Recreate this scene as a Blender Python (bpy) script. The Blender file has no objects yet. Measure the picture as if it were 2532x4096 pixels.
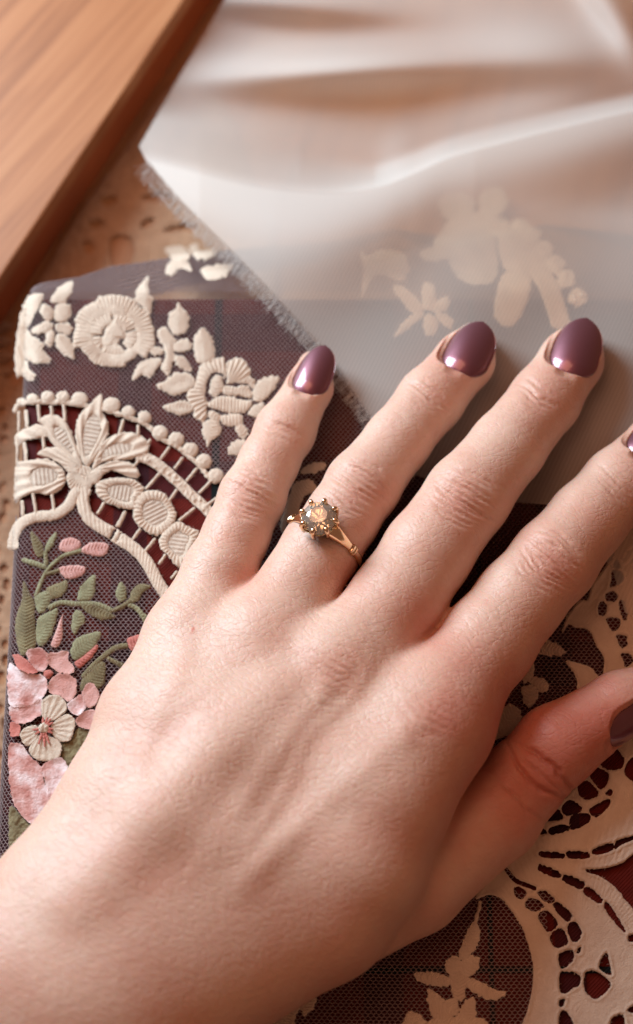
import bpy, bmesh, math, random
import numpy as np
random.seed(4); RNG = np.random.default_rng(7)
SC = bpy.context.scene; COL = SC.collection
R = math.radians
# ------------------------------------------------------------------ camera, light, exposure
ZC = 0.045                                  # height of the cloth-covered top above the table
TILT = R(20); DIST = 0.45; VIEW_H = 0.2446  # metres; the frame is 2532 x 4096 picture units
TGT = np.array([0, 0, ZC + 0.012])
CAM = TGT + DIST * np.array([0, -math.sin(TILT), math.cos(TILT)])
HH = VIEW_H / DIST
cam = bpy.data.cameras.new('camera'); co = bpy.data.objects.new('camera', cam); COL.objects.link(co)
co.location = CAM; co.rotation_euler = (TILT, 0, 0)
cam.sensor_fit = 'VERTICAL'; cam.sensor_height = 24; cam.sensor_width = 24 * 2532 / 4096
cam.lens = 24 / HH; cam.clip_start = 0.01; cam.clip_end = 20
cam.dof.use_dof = True; cam.dof.focus_distance = 0.437; cam.dof.aperture_fstop = 5.0
SC.camera = co
SC.view_settings.view_transform = 'Standard'; SC.view_settings.look = 'None'
SC.view_settings.exposure = -0.1; SC.view_settings.gamma = 1
SC.cycles.max_bounces = 10; SC.cycles.transparent_max_bounces = 24; SC.cycles.transmission_bounces = 10
SC.cycles.caustics_reflective = False; SC.cycles.sample_clamp_indirect = 4

W = bpy.data.worlds.new('World'); SC.world = W; W.use_nodes = True
bg = W.node_tree.nodes['Background']; bg.inputs[0].default_value = (1.0, 0.48, 0.30, 1); bg.inputs[1].default_value = 0.20

def area(name, loc, aim, sx, sy, power, colr):
    l = bpy.data.lights.new(name, 'AREA'); l.shape = 'RECTANGLE'; l.size = sx; l.size_y = sy
    l.energy = power; l.color = colr
    o = bpy.data.objects.new(name, l); COL.objects.link(o); o.location = loc
    d = np.array(aim) - np.array(loc)
    from mathutils import Vector
    o.rotation_euler = Vector(d).to_track_quat('-Z', 'Y').to_euler(); return o
area('window_light', (-0.335, 0.31, 0.29), (0.0, 0.0, ZC), 0.24, 0.36, 5.6, (0.70, 0.89, 1.0))
area('ceiling_lamp', (-0.20, 0.25, 0.80), (0.0, 0.0, ZC), 0.42, 0.42, 1.75, (1.0, 0.49, 0.29))
def bulb(name, loc, power):
    l = bpy.data.lights.new(name, 'POINT'); l.energy = power; l.color = (1, 0.5, 0.18); l.shadow_soft_size = 0.006
    o = bpy.data.objects.new(name, l); COL.objects.link(o); o.location = loc
bulb('warm_bulb', (0.10, -0.22, 0.75), 0.16)
bulb('warm_bulb', (0.16, -0.40, 0.70), 0.16)

# ------------------------------------------------------------------ picture units -> places
CT, ST = math.cos(TILT), math.sin(TILT)
def ray(px, py):
    px = np.asarray(px, float); py = np.asarray(py, float)
    a = (px - 1266) / 4096 * HH; b = (2048 - py) / 4096 * HH
    return np.stack([a, b * CT + ST, b * ST - CT], -1)
def at(px, py, z):
    d = ray(px, py); t = (np.asarray(z) - CAM[2]) / d[..., 2]
    return CAM + d * np.asarray(t)[..., None]
def unit(p):                                # metres per picture unit at a point
    f = np.array([0, ST, -CT]); return float(np.dot(np.asarray(p) - CAM, f)) * HH / 4096
MM = 0.001
U0 = unit((0, 0, ZC))
EX = at(140, 2000, ZC)[0]; ER = 5.2 * MM    # left rounded edge
EY = at(800, 1165, ZC)[1]; SLP = 0.75       # far edge, the lace slopes down behind it
_lx = np.array([at(x, 1165, ZC)[0] for x in (0, 100, 300, 415, 700, 900, 1300, 1600, 1900, 2250, 2700)])
_ly = np.array([2, 2.5, 6.5, 11.5, 16.5, 19.5, 24, 31, 24, 33, 26]) * MM
def lace_dz(x, y):
    t = np.clip((EX - x) / ER, 0, 0.995)
    dz = -ER * (1 - np.sqrt(1 - t * t))
    L = np.interp(x, _lx, _ly); s = y - EY
    soft = np.where(s > 1.5*MM, s, np.where(s > -1.5*MM, (s + 1.5*MM) ** 2 / (6*MM), 0))
    dz = dz - SLP * np.minimum(soft, L) - 6.0 * np.clip(s - L, 0, None)
    return dz
def lace_z(x, y):
    w = 0.25*MM * (np.sin(x * 95 + y * 41) + np.sin(y * 120 - x * 60 + 1.3))
    return np.maximum(ZC + lace_dz(x, y) + w, 0.004)
def flat_z(h):
    return lambda x, y: np.full(np.shape(x), h)
def onto(px, py, zf):
    z = np.full(np.shape(px), ZC)
    for _ in range(22):
        p = at(px, py, z); z = 0.4 * z + 0.6 * zf(p[..., 0], p[..., 1])
    return at(px, py, z)
def normals(p, zf):
    e = 0.2*MM; x, y = p[..., 0], p[..., 1]
    gx = (zf(x + e, y) - zf(x - e, y)) / (2*e); gy = (zf(x, y + e) - zf(x, y - e)) / (2*e)
    n = np.stack([-gx, -gy, np.ones_like(gx)], -1); return n / np.linalg.norm(n, axis=-1, keepdims=True)

# ------------------------------------------------------------------ objects
def mesh(name, V, F, m, parent=None, smooth=True):
    me = bpy.data.meshes.new(name); V = np.asarray(V, np.float32)
    F = np.asarray(F) if not isinstance(F, list) or len({len(f) for f in F}) == 1 else F
    if isinstance(F, np.ndarray):
        k = F.shape[1]; n = len(F)
        me.vertices.add(len(V)); me.vertices.foreach_set('co', V.ravel())
        me.loops.add(n * k); me.loops.foreach_set('vertex_index', F.ravel().astype(np.int32))
        me.polygons.add(n); me.polygons.foreach_set('loop_start', np.arange(0, n * k, k, dtype=np.int32))
        me.update(calc_edges=True); me.validate()
    else:
        me.from_pydata(V.tolist(), [], F); me.update()
    me.polygons.foreach_set('use_smooth', [smooth] * len(me.polygons))
    if m: me.materials.append(m)
    o = bpy.data.objects.new(name, me); COL.objects.link(o); o.parent = parent
    return o
def empty(name, parent=None, loc=None):
    o = bpy.data.objects.new(name, None); COL.objects.link(o); o.parent = parent; o.empty_display_size = 0.01
    return o
def tag(o, label, cat, kind=None, group=None):
    o['label'] = label; o['category'] = cat
    if kind: o['kind'] = kind
    if group: o['group'] = group
    return o

# ------------------------------------------------------------------ materials
def mat(name):
    m = bpy.data.materials.new(name); m.use_nodes = True
    nt = m.node_tree; return m, nt, nt.nodes['Principled BSDF']
def N(nt, t, **kw):
    n = nt.nodes.new(t)
    for k, v in kw.items(): setattr(n, k, v)
    return n
def L(nt, a, b): nt.links.new(a, b)
def ramp(nt, fac, stops):
    r = N(nt, 'ShaderNodeValToRGB'); e = r.color_ramp.elements
    while len(e) < len(stops): e.new(0.5)
    for el, (p, c) in zip(e, stops): el.position = p; el.color = (*c, 1) if len(c) == 3 else c
    L(nt, fac, r.inputs[0]); return r.outputs[0]
def math_(nt, op, a, b=None, c=None):
    n = N(nt, 'ShaderNodeMath', operation=op)
    for i, v in enumerate((a, b, c)):
        if v is None: continue
        if isinstance(v, (int, float)): n.inputs[i].default_value = v
        else: L(nt, v, n.inputs[i])
    return n.outputs[0]
def mixc(nt, f, a, b):
    n = N(nt, 'ShaderNodeMix', data_type='RGBA')
    for s, v in ((0, f), (6, a), (7, b)):
        if isinstance(v, (int, float)): n.inputs[s].default_value = v
        elif isinstance(v, tuple): n.inputs[s].default_value = (*v, 1)
        else: L(nt, v, n.inputs[s])
    return n.outputs[2]
def objco(nt, scale=(1, 1, 1), rot=(0, 0, 0)):
    tc = N(nt, 'ShaderNodeTexCoord'); m0 = N(nt, 'ShaderNodeMapping'); mp = N(nt, 'ShaderNodeMapping')
    m0.inputs['Rotation'].default_value = rot; mp.inputs['Scale'].default_value = scale
    L(nt, tc.outputs['Object'], m0.inputs[0]); L(nt, m0.outputs[0], mp.inputs[0]); return mp.outputs[0]
def noise(nt, vec, scale, detail=3, rough=0.55):
    n = N(nt, 'ShaderNodeTexNoise'); L(nt, vec, n.inputs['Vector'])
    n.inputs['Scale'].default_value = scale; n.inputs['Detail'].default_value = detail; n.inputs['Roughness'].default_value = rough
    return n
def bump(nt, h, strength, dist, nrm=None):
    b = N(nt, 'ShaderNodeBump'); b.inputs['Strength'].default_value = strength; b.inputs['Distance'].default_value = dist
    L(nt, h, b.inputs['Height'])
    if nrm: L(nt, nrm, b.inputs['Normal'])
    return b.outputs[0]

def thread_mat(name, c1, c2, rough=0.75, sc=1400, fuzz=0.25):
    m, nt, p = mat(name); v = objco(nt)
    n1 = noise(nt, v, 220, 3); n2 = noise(nt, v, sc * 1.6, 3, 0.7)
    L(nt, mixc(nt, ramp(nt, n1.outputs[0], [(0.3, (0, 0, 0)), (0.7, (1, 1, 1))]), c1, c2), p.inputs['Base Color'])
    p.inputs['Roughness'].default_value = rough
    p.inputs['Sheen Weight'].default_value = fuzz; p.inputs['Sheen Roughness'].default_value = 0.5
    L(nt, bump(nt, n2.outputs[0], 0.8, 0.00035), p.inputs['Normal']); return m
M_CREAM = thread_mat('cream_thread', (0.66, 0.51, 0.40), (0.74, 0.60, 0.48))
M_THIN = thread_mat('thin_cream_thread', (0.58, 0.46, 0.37), (0.68, 0.56, 0.46))
M_GREEN = thread_mat('sage_thread', (0.20, 0.17, 0.08), (0.34, 0.33, 0.19), sc=1800)
M_OLIVE = thread_mat('olive_thread', (0.13, 0.09, 0.035), (0.26, 0.21, 0.10), sc=1800)
M_PINK = thread_mat('pink_thread', (0.60, 0.28, 0.24), (0.72, 0.42, 0.38))
M_ROSE = thread_mat('rose_thread', (0.50, 0.13, 0.10), (0.58, 0.20, 0.16))
M_PETAL = thread_mat('cream_petal_cloth', (0.60, 0.47, 0.36), (0.68, 0.56, 0.45), rough=0.55)
M_NET = thread_mat('tulle_thread', (0.33, 0.235, 0.235), (0.37, 0.27, 0.27))
M_RUNNER = thread_mat('beige_lace_thread', (0.44, 0.25, 0.145), (0.54, 0.32, 0.195))
def velvet_mat():
    m, nt, p = mat('pink_velvet'); v = objco(nt)
    n1 = noise(nt, v, 190, 3, 0.55); n2 = noise(nt, v, 1500, 2)
    L(nt, ramp(nt, n1.outputs[0], [(0.36, (0.44, 0.16, 0.13)), (0.48, (0.60, 0.32, 0.29)), (0.62, (0.78, 0.62, 0.62))]), p.inputs['Base Color'])
    p.inputs['Roughness'].default_value = 0.8; p.inputs['Sheen Weight'].default_value = 0.9; p.inputs['Sheen Roughness'].default_value = 0.35
    L(nt, bump(nt, n2.outputs[0], 0.6, 0.0004), p.inputs['Normal']); return m
M_VELVET = velvet_mat()

def plaid_mat():
    m, nt, p = mat('tartan_wool'); tc = N(nt, 'ShaderNodeTexCoord'); sx = N(nt, 'ShaderNodeSeparateXYZ'); L(nt, tc.outputs['Object'], sx.inputs[0])
    X, Y = sx.outputs[0], sx.outputs[1]
    def band(src, a, b):
        return math_(nt, 'MULTIPLY', math_(nt, 'GREATER_THAN', src, min(a, b)), math_(nt, 'LESS_THAN', src, max(a, b)))
    bx = lambda a, b: band(X, float(at(a, 2048, ZC)[0]), float(at(b, 2048, ZC)[0]))
    by = lambda a, b: band(Y, float(at(1266, a, ZC)[1]), float(at(1266, b, ZC)[1]))
    col = (0.155, 0.016, 0.011)
    navy = None
    def add(a, b): return math_(nt, 'MAXIMUM', a, b) if a is not None else b
    for a, b in ((-80, 130), (452, 590), (1440, 1585), (2147, 2260)): navy = add(navy, bx(a, b))
    ny = None
    for a, b in ((1250, 1400), (1840, 1990), (2560, 2740), (3250, 3400)): ny = add(ny, by(a, b))
    c = mixc(nt, math_(nt, 'MULTIPLY', navy, 0.5), col, (0.012, 0.012, 0.022))
    c = mixc(nt, math_(nt, 'MULTIPLY', ny, 0.45), c, (0.012, 0.012, 0.022))
    lines = add(add(bx(842, 874), by(3864, 3892)), bx(1900, 1920))
    c = mixc(nt, math_(nt, 'MULTIPLY', lines, 0.95), c, (0.004, 0.016, 0.018))
    v = objco(nt); n = noise(nt, v, 420, 4)
    c2 = mixc(nt, math_(nt, 'MULTIPLY', n.outputs[0], 0.55), c, (0.01, 0.004, 0.003))
    L(nt, c2, p.inputs['Base Color']); p.inputs['Roughness'].default_value = 0.9; p.inputs['Specular IOR Level'].default_value = 0.15
    w = N(nt, 'ShaderNodeTexWave'); L(nt, objco(nt, (1, 1, 1), (0, 0, 0.8)), w.inputs[0]); w.inputs['Scale'].default_value = 500
    L(nt, bump(nt, w.outputs[1], 0.5, 0.0003), p.inputs['Normal']); return m
M_PLAID = plaid_mat()

def wood_mat(name, cols, rot, rough, sc=1.0):
    m, nt, p = mat(name); v = objco(nt, (260*sc, 9*sc, 40*sc), (0, 0, rot))
    n = noise(nt, v, 1, 5, 0.6); n2 = noise(nt, objco(nt, (70*sc, 2.5*sc, 10), (0, 0, rot)), 1, 3)
    f = math_(nt, 'ADD', math_(nt, 'MULTIPLY', n.outputs[0], 0.6), math_(nt, 'MULTIPLY', n2.outputs[0], 0.4))
    n4 = noise(nt, objco(nt, (120*sc, 14*sc, 20), (0, 0, rot)), 1, 4, 0.6)   # darker flecks along the grain
    L(nt, mixc(nt, math_(nt, 'MULTIPLY', ramp(nt, n4.outputs[0], [(0.56, (0, 0, 0)), (0.70, (1, 1, 1))]), 0.55), ramp(nt, f, [(0.36, cols[0]), (0.5, cols[1]), (0.64, cols[2])]), cols[0]), p.inputs['Base Color'])
    p.inputs['Roughness'].default_value = rough; L(nt, bump(nt, n.outputs[0], 0.15, 0.0004), p.inputs['Normal']); return m
M_BAMBOO = wood_mat('bamboo', ((0.25, 0.085, 0.030), (0.40, 0.155, 0.060), (0.48, 0.21, 0.090)), R(36), 0.45)
M_BOXW = wood_mat('bounce_lit_wall_wood', ((0.28, 0.068, 0.022), (0.36, 0.09, 0.028), (0.42, 0.11, 0.036)), R(36), 0.5)  # bamboo in a brighter orange, bounced light put into the colour
M_TABLE = wood_mat('table_wood', ((0.34, 0.14, 0.055), (0.48, 0.22, 0.095), (0.56, 0.28, 0.13)), 0.3, 0.5, 0.6)

def chiffon_mat():
    m, nt, p = mat('sheer_chiffon'); out = nt.nodes['Material Output']
    w = N(nt, 'ShaderNodeTexWave'); L(nt, objco(nt, (1, 1, 1), (0, 0, R(25))), w.inputs[0]); w.inputs['Scale'].default_value = 330
    b = bump(nt, w.outputs[1], 0.12, 0.0003)
    d = N(nt, 'ShaderNodeBsdfDiffuse'); d.inputs[0].default_value = (0.80, 0.745, 0.70, 1); L(nt, b, d.inputs['Normal'])
    t = N(nt, 'ShaderNodeBsdfTranslucent'); t.inputs[0].default_value = (0.84, 0.74, 0.64, 1)
    g = N(nt, 'ShaderNodeBsdfGlossy'); g.inputs['Roughness'].default_value = 0.45; L(nt, b, g.inputs['Normal'])
    tr = N(nt, 'ShaderNodeBsdfTransparent'); tr.inputs[0].default_value = (1.0, 0.89, 0.76, 1)
    m1 = N(nt, 'ShaderNodeMixShader'); m1.inputs[0].default_value = 0.35; L(nt, d.outputs[0], m1.inputs[1]); L(nt, t.outputs[0], m1.inputs[2])
    m2 = N(nt, 'ShaderNodeMixShader'); m2.inputs[0].default_value = 0.02; L(nt, m1.outputs[0], m2.inputs[1]); L(nt, g.outputs[0], m2.inputs[2])
    lw = N(nt, 'ShaderNodeLayerWeight'); lw.inputs[0].default_value = 0.35   # woven threads close up when seen edge-on
    f = math_(nt, 'MULTIPLY_ADD', lw.outputs['Facing'], 0.35, 0.49)
    f = math_(nt, 'MULTIPLY_ADD', math_(nt, 'SUBTRACT', w.outputs[1], 0.5), 0.10, f)
    ga = N(nt, 'ShaderNodeAttribute'); ga.attribute_name = 'gather_and_light'   # doubled cloth at the fold, window-bright patches beyond painted as opacity
    f = math_(nt, 'MULTIPLY_ADD', ga.outputs['Fac'], 0.42, f)
    f = math_(nt, 'MINIMUM', f, 0.96)
    m3 = N(nt, 'ShaderNodeMixShader'); L(nt, f, m3.inputs[0]); L(nt, tr.outputs[0], m3.inputs[1]); L(nt, m2.outputs[0], m3.inputs[2])
    L(nt, m3.outputs[0], out.inputs[0]); nt.nodes.remove(p); return m
M_CHIFFON = chiffon_mat()
M_FRINGE = thread_mat('frayed_white_thread', (0.72, 0.68, 0.65), (0.84, 0.80, 0.77))

def skin_mat():
    m, nt, p = mat('skin'); v = objco(nt)
    a = N(nt, 'ShaderNodeAttribute'); a.attribute_name = 'flush_and_glow'
    n1 = noise(nt, v, 90, 4, 0.6); n2 = noise(nt, v, 500, 3)
    n3 = noise(nt, v, 32, 2)
    f = math_(nt, 'ADD', a.outputs['Fac'], math_(nt, 'MULTIPLY', math_(nt, 'SUBTRACT', n1.outputs[0], 0.42), 0.9))
    f = math_(nt, 'ADD', f, math_(nt, 'MULTIPLY', math_(nt, 'SUBTRACT', n3.outputs[0], 0.45), 0.7))
    c = ramp(nt, f, [(0.0, (0.71, 0.47, 0.37)), (0.35, (0.67, 0.385, 0.295)), (1.0, (0.58, 0.20, 0.145))])
    c = mixc(nt, math_(nt, 'MULTIPLY', ramp(nt, n2.outputs[0], [(0.45, (0, 0, 0)), (0.75, (1, 1, 1))]), 0.12), c, (0.50, 0.25, 0.17))
    L(nt, c, p.inputs['Base Color'])
    p.inputs['Subsurface Weight'].default_value = 0.4; p.inputs['Subsurface Radius'].default_value = (1.0, 0.32, 0.16)
    p.inputs['Subsurface Scale'].default_value = 0.0013
    p.inputs['Roughness'].default_value = 0.46; p.inputs['Specular IOR Level'].default_value = 0.42
    wn = noise(nt, v, 260, 2)
    wv = N(nt, 'ShaderNodeMix', data_type='VECTOR'); wv.inputs[0].default_value = 0.0012
    L(nt, v, wv.inputs[4]); L(nt, wn.outputs['Color'], wv.inputs[5])
    def creases(rot, along, across, width):
        m0 = N(nt, 'ShaderNodeMapping'); m0.inputs['Rotation'].default_value = (0, 0, rot); mp = N(nt, 'ShaderNodeMapping'); mp.inputs['Scale'].default_value = (along, across, 0.5 * (along + across))
        L(nt, wv.outputs[1], m0.inputs[0]); L(nt, m0.outputs[0], mp.inputs[0])
        n = noise(nt, mp.outputs[0], 1, 1.5, 0.5)
        return ramp(nt, math_(nt, 'ABSOLUTE', math_(nt, 'SUBTRACT', n.outputs[0], 0.5)), [(0.0, (0, 0, 0)), (width * 0.5, (0.7, 0.7, 0.7)), (width, (1, 1, 1))])
    hs = [creases(R(32), 170, 620, 0.07), creases(R(-20), 190, 660, 0.07), creases(R(75), 200, 520, 0.06)]
    h = math_(nt, 'ADD', math_(nt, 'ADD', math_(nt, 'MULTIPLY', hs[0], 0.42), math_(nt, 'MULTIPLY', hs[1], 0.34)), math_(nt, 'MULTIPLY', hs[2], 0.24))
    L(nt, bump(nt, h, 0.6, 0.0002, bump(nt, noise(nt, v, 330, 3).outputs[0], 0.12, 0.0005)), p.inputs['Normal'])
    return m
M_SKIN = skin_mat()
def nail_mat():
    m, nt, p = mat('plum_nail_polish'); v = objco(nt); n = noise(nt, v, 2600, 2)
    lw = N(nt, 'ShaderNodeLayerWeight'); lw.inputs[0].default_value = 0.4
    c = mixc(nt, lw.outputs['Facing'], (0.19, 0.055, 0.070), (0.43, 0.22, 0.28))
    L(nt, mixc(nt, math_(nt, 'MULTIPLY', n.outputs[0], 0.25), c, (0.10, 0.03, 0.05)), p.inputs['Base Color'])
    p.inputs['Metallic'].default_value = 0.7; p.inputs['Roughness'].default_value = 0.38
    p.inputs['Coat Weight'].default_value = 1; p.inputs['Coat Roughness'].default_value = 0.03; return m
M_NAIL = nail_mat()
def gold_mat():
    m, nt, p = mat('yellow_gold'); p.inputs['Base Color'].default_value = (0.90, 0.68, 0.45, 1)
    p.inputs['Metallic'].default_value = 1; p.inputs['Roughness'].default_value = 0.14; return m
M_GOLD = gold_mat()
def diamond_mat():
    m, nt, p = mat('champagne_diamond'); g = N(nt, 'ShaderNodeBsdfGlass'); g.inputs['IOR'].default_value = 2.4; g.inputs['Roughness'].default_value = 0
    g.inputs[0].default_value = (1.0, 0.96, 0.88, 1); d = N(nt, 'ShaderNodeBsdfDiffuse'); d.inputs[0].default_value = (0.95, 0.92, 0.88, 1); mx = N(nt, 'ShaderNodeMixShader'); mx.inputs[0].default_value = 0.11
    L(nt, g.outputs[0], mx.inputs[1]); L(nt, d.outputs[0], mx.inputs[2]); L(nt, mx.outputs[0], nt.nodes['Material Output'].inputs[0]); nt.nodes.remove(p); return m
M_DIAMOND = diamond_mat()

# ------------------------------------------------------------------ outline filling
def crop(ox, oy, s):
    return lambda pts: [(ox + x / s, oy + y / s) for x, y in pts]
A = crop(0, 1000, 2.16); B = crop(500, 1200, 2.16); C_ = crop(0, 1500, 2.16); D = crop(400, 1700, 2.52)
E = crop(0, 2050, 2.16); F_ = crop(0, 2550, 2.52); G = crop(1900, 2200, 2.392); H = crop(1532, 2500, 1.512)
I = crop(1532, 3200, 1.512); J = crop(1300, 700, 1.227); K = crop(1000, 3200, 0.987)
def spline(pts, closed=True, n=4):
    P = np.array(pts, float); k = len(P); out = []
    for i in range(k if closed else k - 1):
        if closed: a, b, c, d = P[(i-1) % k], P[i], P[(i+1) % k], P[(i+2) % k]
        else: a, b, c, d = P[max(i-1, 0)], P[i], P[i+1], P[min(i+2, k-1)]
        for j in range(n):
            t = j / n
            out.append(0.5 * (2*b + (c-a)*t + (2*a-5*b+4*c-d)*t*t + (3*b-a-3*c+d)*t**3))
    if not closed: out.append(P[-1])
    return np.array(out)
def strip(path, w, w2=None):
    P = spline(path, False, 5); T = np.gradient(P, axis=0); T /= np.linalg.norm(T, axis=1, keepdims=True) + 1e-9
    Nn = np.stack([-T[:, 1], T[:, 0]], 1); ww = np.linspace(w, w2 if w2 else w, len(P))[:, None] / 2
    cap0, cap1 = P[0] - T[0] * ww[0] * 0.6, P[-1] + T[-1] * ww[-1] * 0.6
    return np.vstack([[cap0], P + Nn * ww, [cap1], (P - Nn * ww)[::-1]])
def seg_dist(Q, loops):
    best = np.full(len(Q), 1e18); near = np.zeros_like(Q); inside = np.zeros(len(Q), bool)
    for lp in loops:
        a = lp; b = np.roll(lp, -1, 0)
        for s in range(len(a)):
            p, q = a[s], b[s]; e = q - p; l2 = e @ e
            if l2 < 1e-12: continue
            t = np.clip(((Q - p) @ e) / l2, 0, 1); c = p + t[:, None] * e
            d2 = ((Q - c) ** 2).sum(1); k = d2 < best; best[k] = d2[k]; near[k] = c[k]
            cond = (p[1] > Q[:, 1]) != (q[1] > Q[:, 1])
            if cond.any():
                xi = p[0] + (Q[:, 1] - p[1]) / (q[1] - p[1] + 1e-15) * e[0]
                inside ^= cond & (Q[:, 0] < xi)
    d = np.sqrt(best); return np.where(inside, d, -d), near
def fill(loops, step):
    al = np.vstack(loops); x0, y0 = al.min(0) - step; x1, y1 = al.max(0) + step
    xs = np.arange(x0, x1 + step, step); ys = np.arange(y0, y1 + step, step)
    gx, gy = np.meshgrid(xs, ys); Q = np.stack([gx.ravel(), gy.ravel()], 1)
    d, near = seg_dist(Q, loops); nx, ny = len(xs), len(ys)
    idx = np.arange(nx * ny).reshape(ny, nx)
    q = np.stack([idx[:-1, :-1].ravel(), idx[:-1, 1:].ravel(), idx[1:, 1:].ravel(), idx[1:, :-1].ravel()], 1)
    keep = (d[q] > 0).sum(1) >= 2
    q = q[keep]; used = np.unique(q); out = d < 0
    Q = Q.copy(); Q[out] = near[out]
    # inner points lying hard by the outline move onto it too
    close = (d > 0) & (d < 0.3 * step); Q[close] = near[close]
    m = np.full(nx * ny, -1); m[used] = np.arange(len(used))
    dd = np.clip(d[used], 0, None); dd[close[used]] = 0
    return Q[used], dd, m[q][:, ::-1]
def vnoise(x, y, s, seed=0):
    x = x / s; y = y / s; xi = np.floor(x).astype(int); yi = np.floor(y).astype(int); fx = x - xi; fy = y - yi
    def hsh(a, b): return (np.sin(a * 127.1 + b * 311.7 + seed * 74.7) * 43758.5453) % 1.0
    fx = fx*fx*(3-2*fx); fy = fy*fy*(3-2*fy)
    return (hsh(xi, yi)*(1-fx)+hsh(xi+1, yi)*fx)*(1-fy)+(hsh(xi, yi+1)*(1-fx)+hsh(xi+1, yi+1)*fx)*fy
FUZZ = []
def patch(name, outline, m, parent, h=0.55, bev=22, st='leaf', holes=(), smooth=True, step=3.8, zf=lace_z, lift=0.15, amp=0.2, per=13.5, rag=7, cup=0, rim=0):
    loops = [spline(outline) if smooth else np.array(outline, float)] + [spline(q, True, 3) if smooth else np.array(q, float) for q in holes]
    Q, d, q = fill(loops, step)
    if len(q) == 0: return None
    c = loops[0].mean(0); X = loops[0] - c
    ev, evec = np.linalg.eigh(X.T @ X); ax = evec[:, 1]; pr = evec[:, 0]
    t = (Q - c) @ ax; s = (Q - c) @ pr
    if st == 'leaf': ph = t + 0.55 * np.abs(s)
    elif st == 'flat': ph = t * 0 + vnoise(Q[:, 0], Q[:, 1], 9, 3) * 14
    elif st == 'edge': ph = np.arctan2(s, t) * np.sqrt(ev.mean() / len(X)) * 1.1
    elif isinstance(st, tuple): ph = np.arctan2(Q[:, 1] - st[1], Q[:, 0] - st[0]) * st[2]
    else: ph = t
    edge = d <= 0
    if rag:
        dirv = Q - c; dirv /= np.linalg.norm(dirv, axis=1, keepdims=True) + 1e-9
        jit = (vnoise(Q[:, 0], Q[:, 1], 9, 5) - 0.5) * 2 * rag
        Q = Q + dirv * (jit * edge)[:, None]
    w = np.clip(d / (bev * 1.15), 0, 1); hh = 0.54 * h * np.sqrt(np.clip(1 - (1 - w) ** 2, 0, 1))
    hh = hh + amp * np.sin(2 * np.pi * ph / per) * np.clip(d / 8, 0, 1) + 0.10 * (vnoise(Q[:, 0], Q[:, 1], 16, 9) - 0.5) * np.clip(d / 8, 0, 1)
    if rim: hh = hh + rim * np.exp(-((d - 8) / 5.5) ** 2) * (0.8 + 0.4 * np.sin(2 * np.pi * (Q[:, 0] * 0.8 + Q[:, 1]) / 11))
    if cup: hh = hh + cup * np.clip(1 - d / 30, 0, 1) ** 2 * (0.4 + vnoise(Q[:, 0], Q[:, 1], 45, 2))
    P = onto(Q[:, 0], Q[:, 1], zf); n = normals(P, zf)
    P = P + n * ((hh + lift) * MM)[:, None]
    if zf is lace_z and m is not M_ROSE:
        k = np.where((d < 9) & (RNG.random(len(d)) < 0.16))[0]
        if len(k): FUZZ.append((P[k], n[k], np.repeat(c[None], len(k), 0), Q[k]))
    return mesh(name, P, q, m, parent)

# ------------------------------------------------------------------ table, box, folded tartan
def boxmesh(name, x0, x1, y0, y1, z0, z1, r, m, parent=None, seg=4):
    bm = bmesh.new(); bmesh.ops.create_cube(bm, size=1)
    for v in bm.verts: v.co = ((x0+x1)/2 + v.co.x*(x1-x0), (y0+y1)/2 + v.co.y*(y1-y0), (z0+z1)/2 + v.co.z*(z1-z0))
    if r: bmesh.ops.bevel(bm, geom=bm.edges[:], offset=r, segments=seg, profile=0.5, affect='EDGES')
    me = bpy.data.meshes.new(name); bm.to_mesh(me); bm.free(); me.materials.append(m)
    for p in me.polygons: p.use_smooth = True
    o = bpy.data.objects.new(name, me); COL.objects.link(o); o.parent = parent; return o
table = boxmesh('table', -0.6, 0.6, -0.6, 0.7, -0.03, 0, 0.002, M_TABLE)
tag(table, 'brown wooden table top under everything', 'table')
plaid = boxmesh('folded_tartan', EX - ER + 0.8*MM, 0.2, -0.28, EY - 0.5*MM, 0.0012, ZC - 0.9*MM, 3.6*MM, M_PLAID, None, 5)
tag(plaid, 'folded dark red tartan cloth beneath the white lace', 'tartan cloth')

def build_box():
    box = empty('wooden_box'); tag(box, 'bamboo box with a thick lid at the upper corner behind the lace', 'box')
    zt = 0.024
    a = at(737, 0, zt); b = at(0, 1112, zt); d = (a - b)[:2]; d /= np.linalg.norm(d); nrm = np.array([d[1], -d[0]])  # outward
    def slab(name, inset, z0, z1, m, r):
        c0 = b[:2] - d * 0.10 - nrm * inset; c1 = a[:2] + d * 0.10 - nrm * inset
        c2 = c1 - nrm * 0.22; c3 = c0 - nrm * 0.22
        bm = bmesh.new(); lo = [bm.verts.new((*c, z0)) for c in (c0, c1, c2, c3)]; hi = [bm.verts.new((*c, z1)) for c in (c0, c1, c2, c3)]
        bm.faces.new(lo[::-1]); bm.faces.new(hi)
        for k in range(4): bm.faces.new((lo[k], lo[(k+1) % 4], hi[(k+1) % 4], hi[k]))
        bmesh.ops.recalc_face_normals(bm, faces=bm.faces[:])
        bmesh.ops.bevel(bm, geom=bm.edges[:], offset=r, segments=3, profile=0.5, affect='EDGES')
        me = bpy.data.meshes.new(name); bm.to_mesh(me); bm.free(); me.materials.append(m)
        o = bpy.data.objects.new(name, me); COL.objects.link(o); o.parent = box
    slab('lid', 0, 0.0175, zt, M_BAMBOO, 0.7*MM); slab('wall', 1.5*MM, 0.0005, 0.0172, M_BOXW, 0.7*MM)
build_box()

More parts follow.
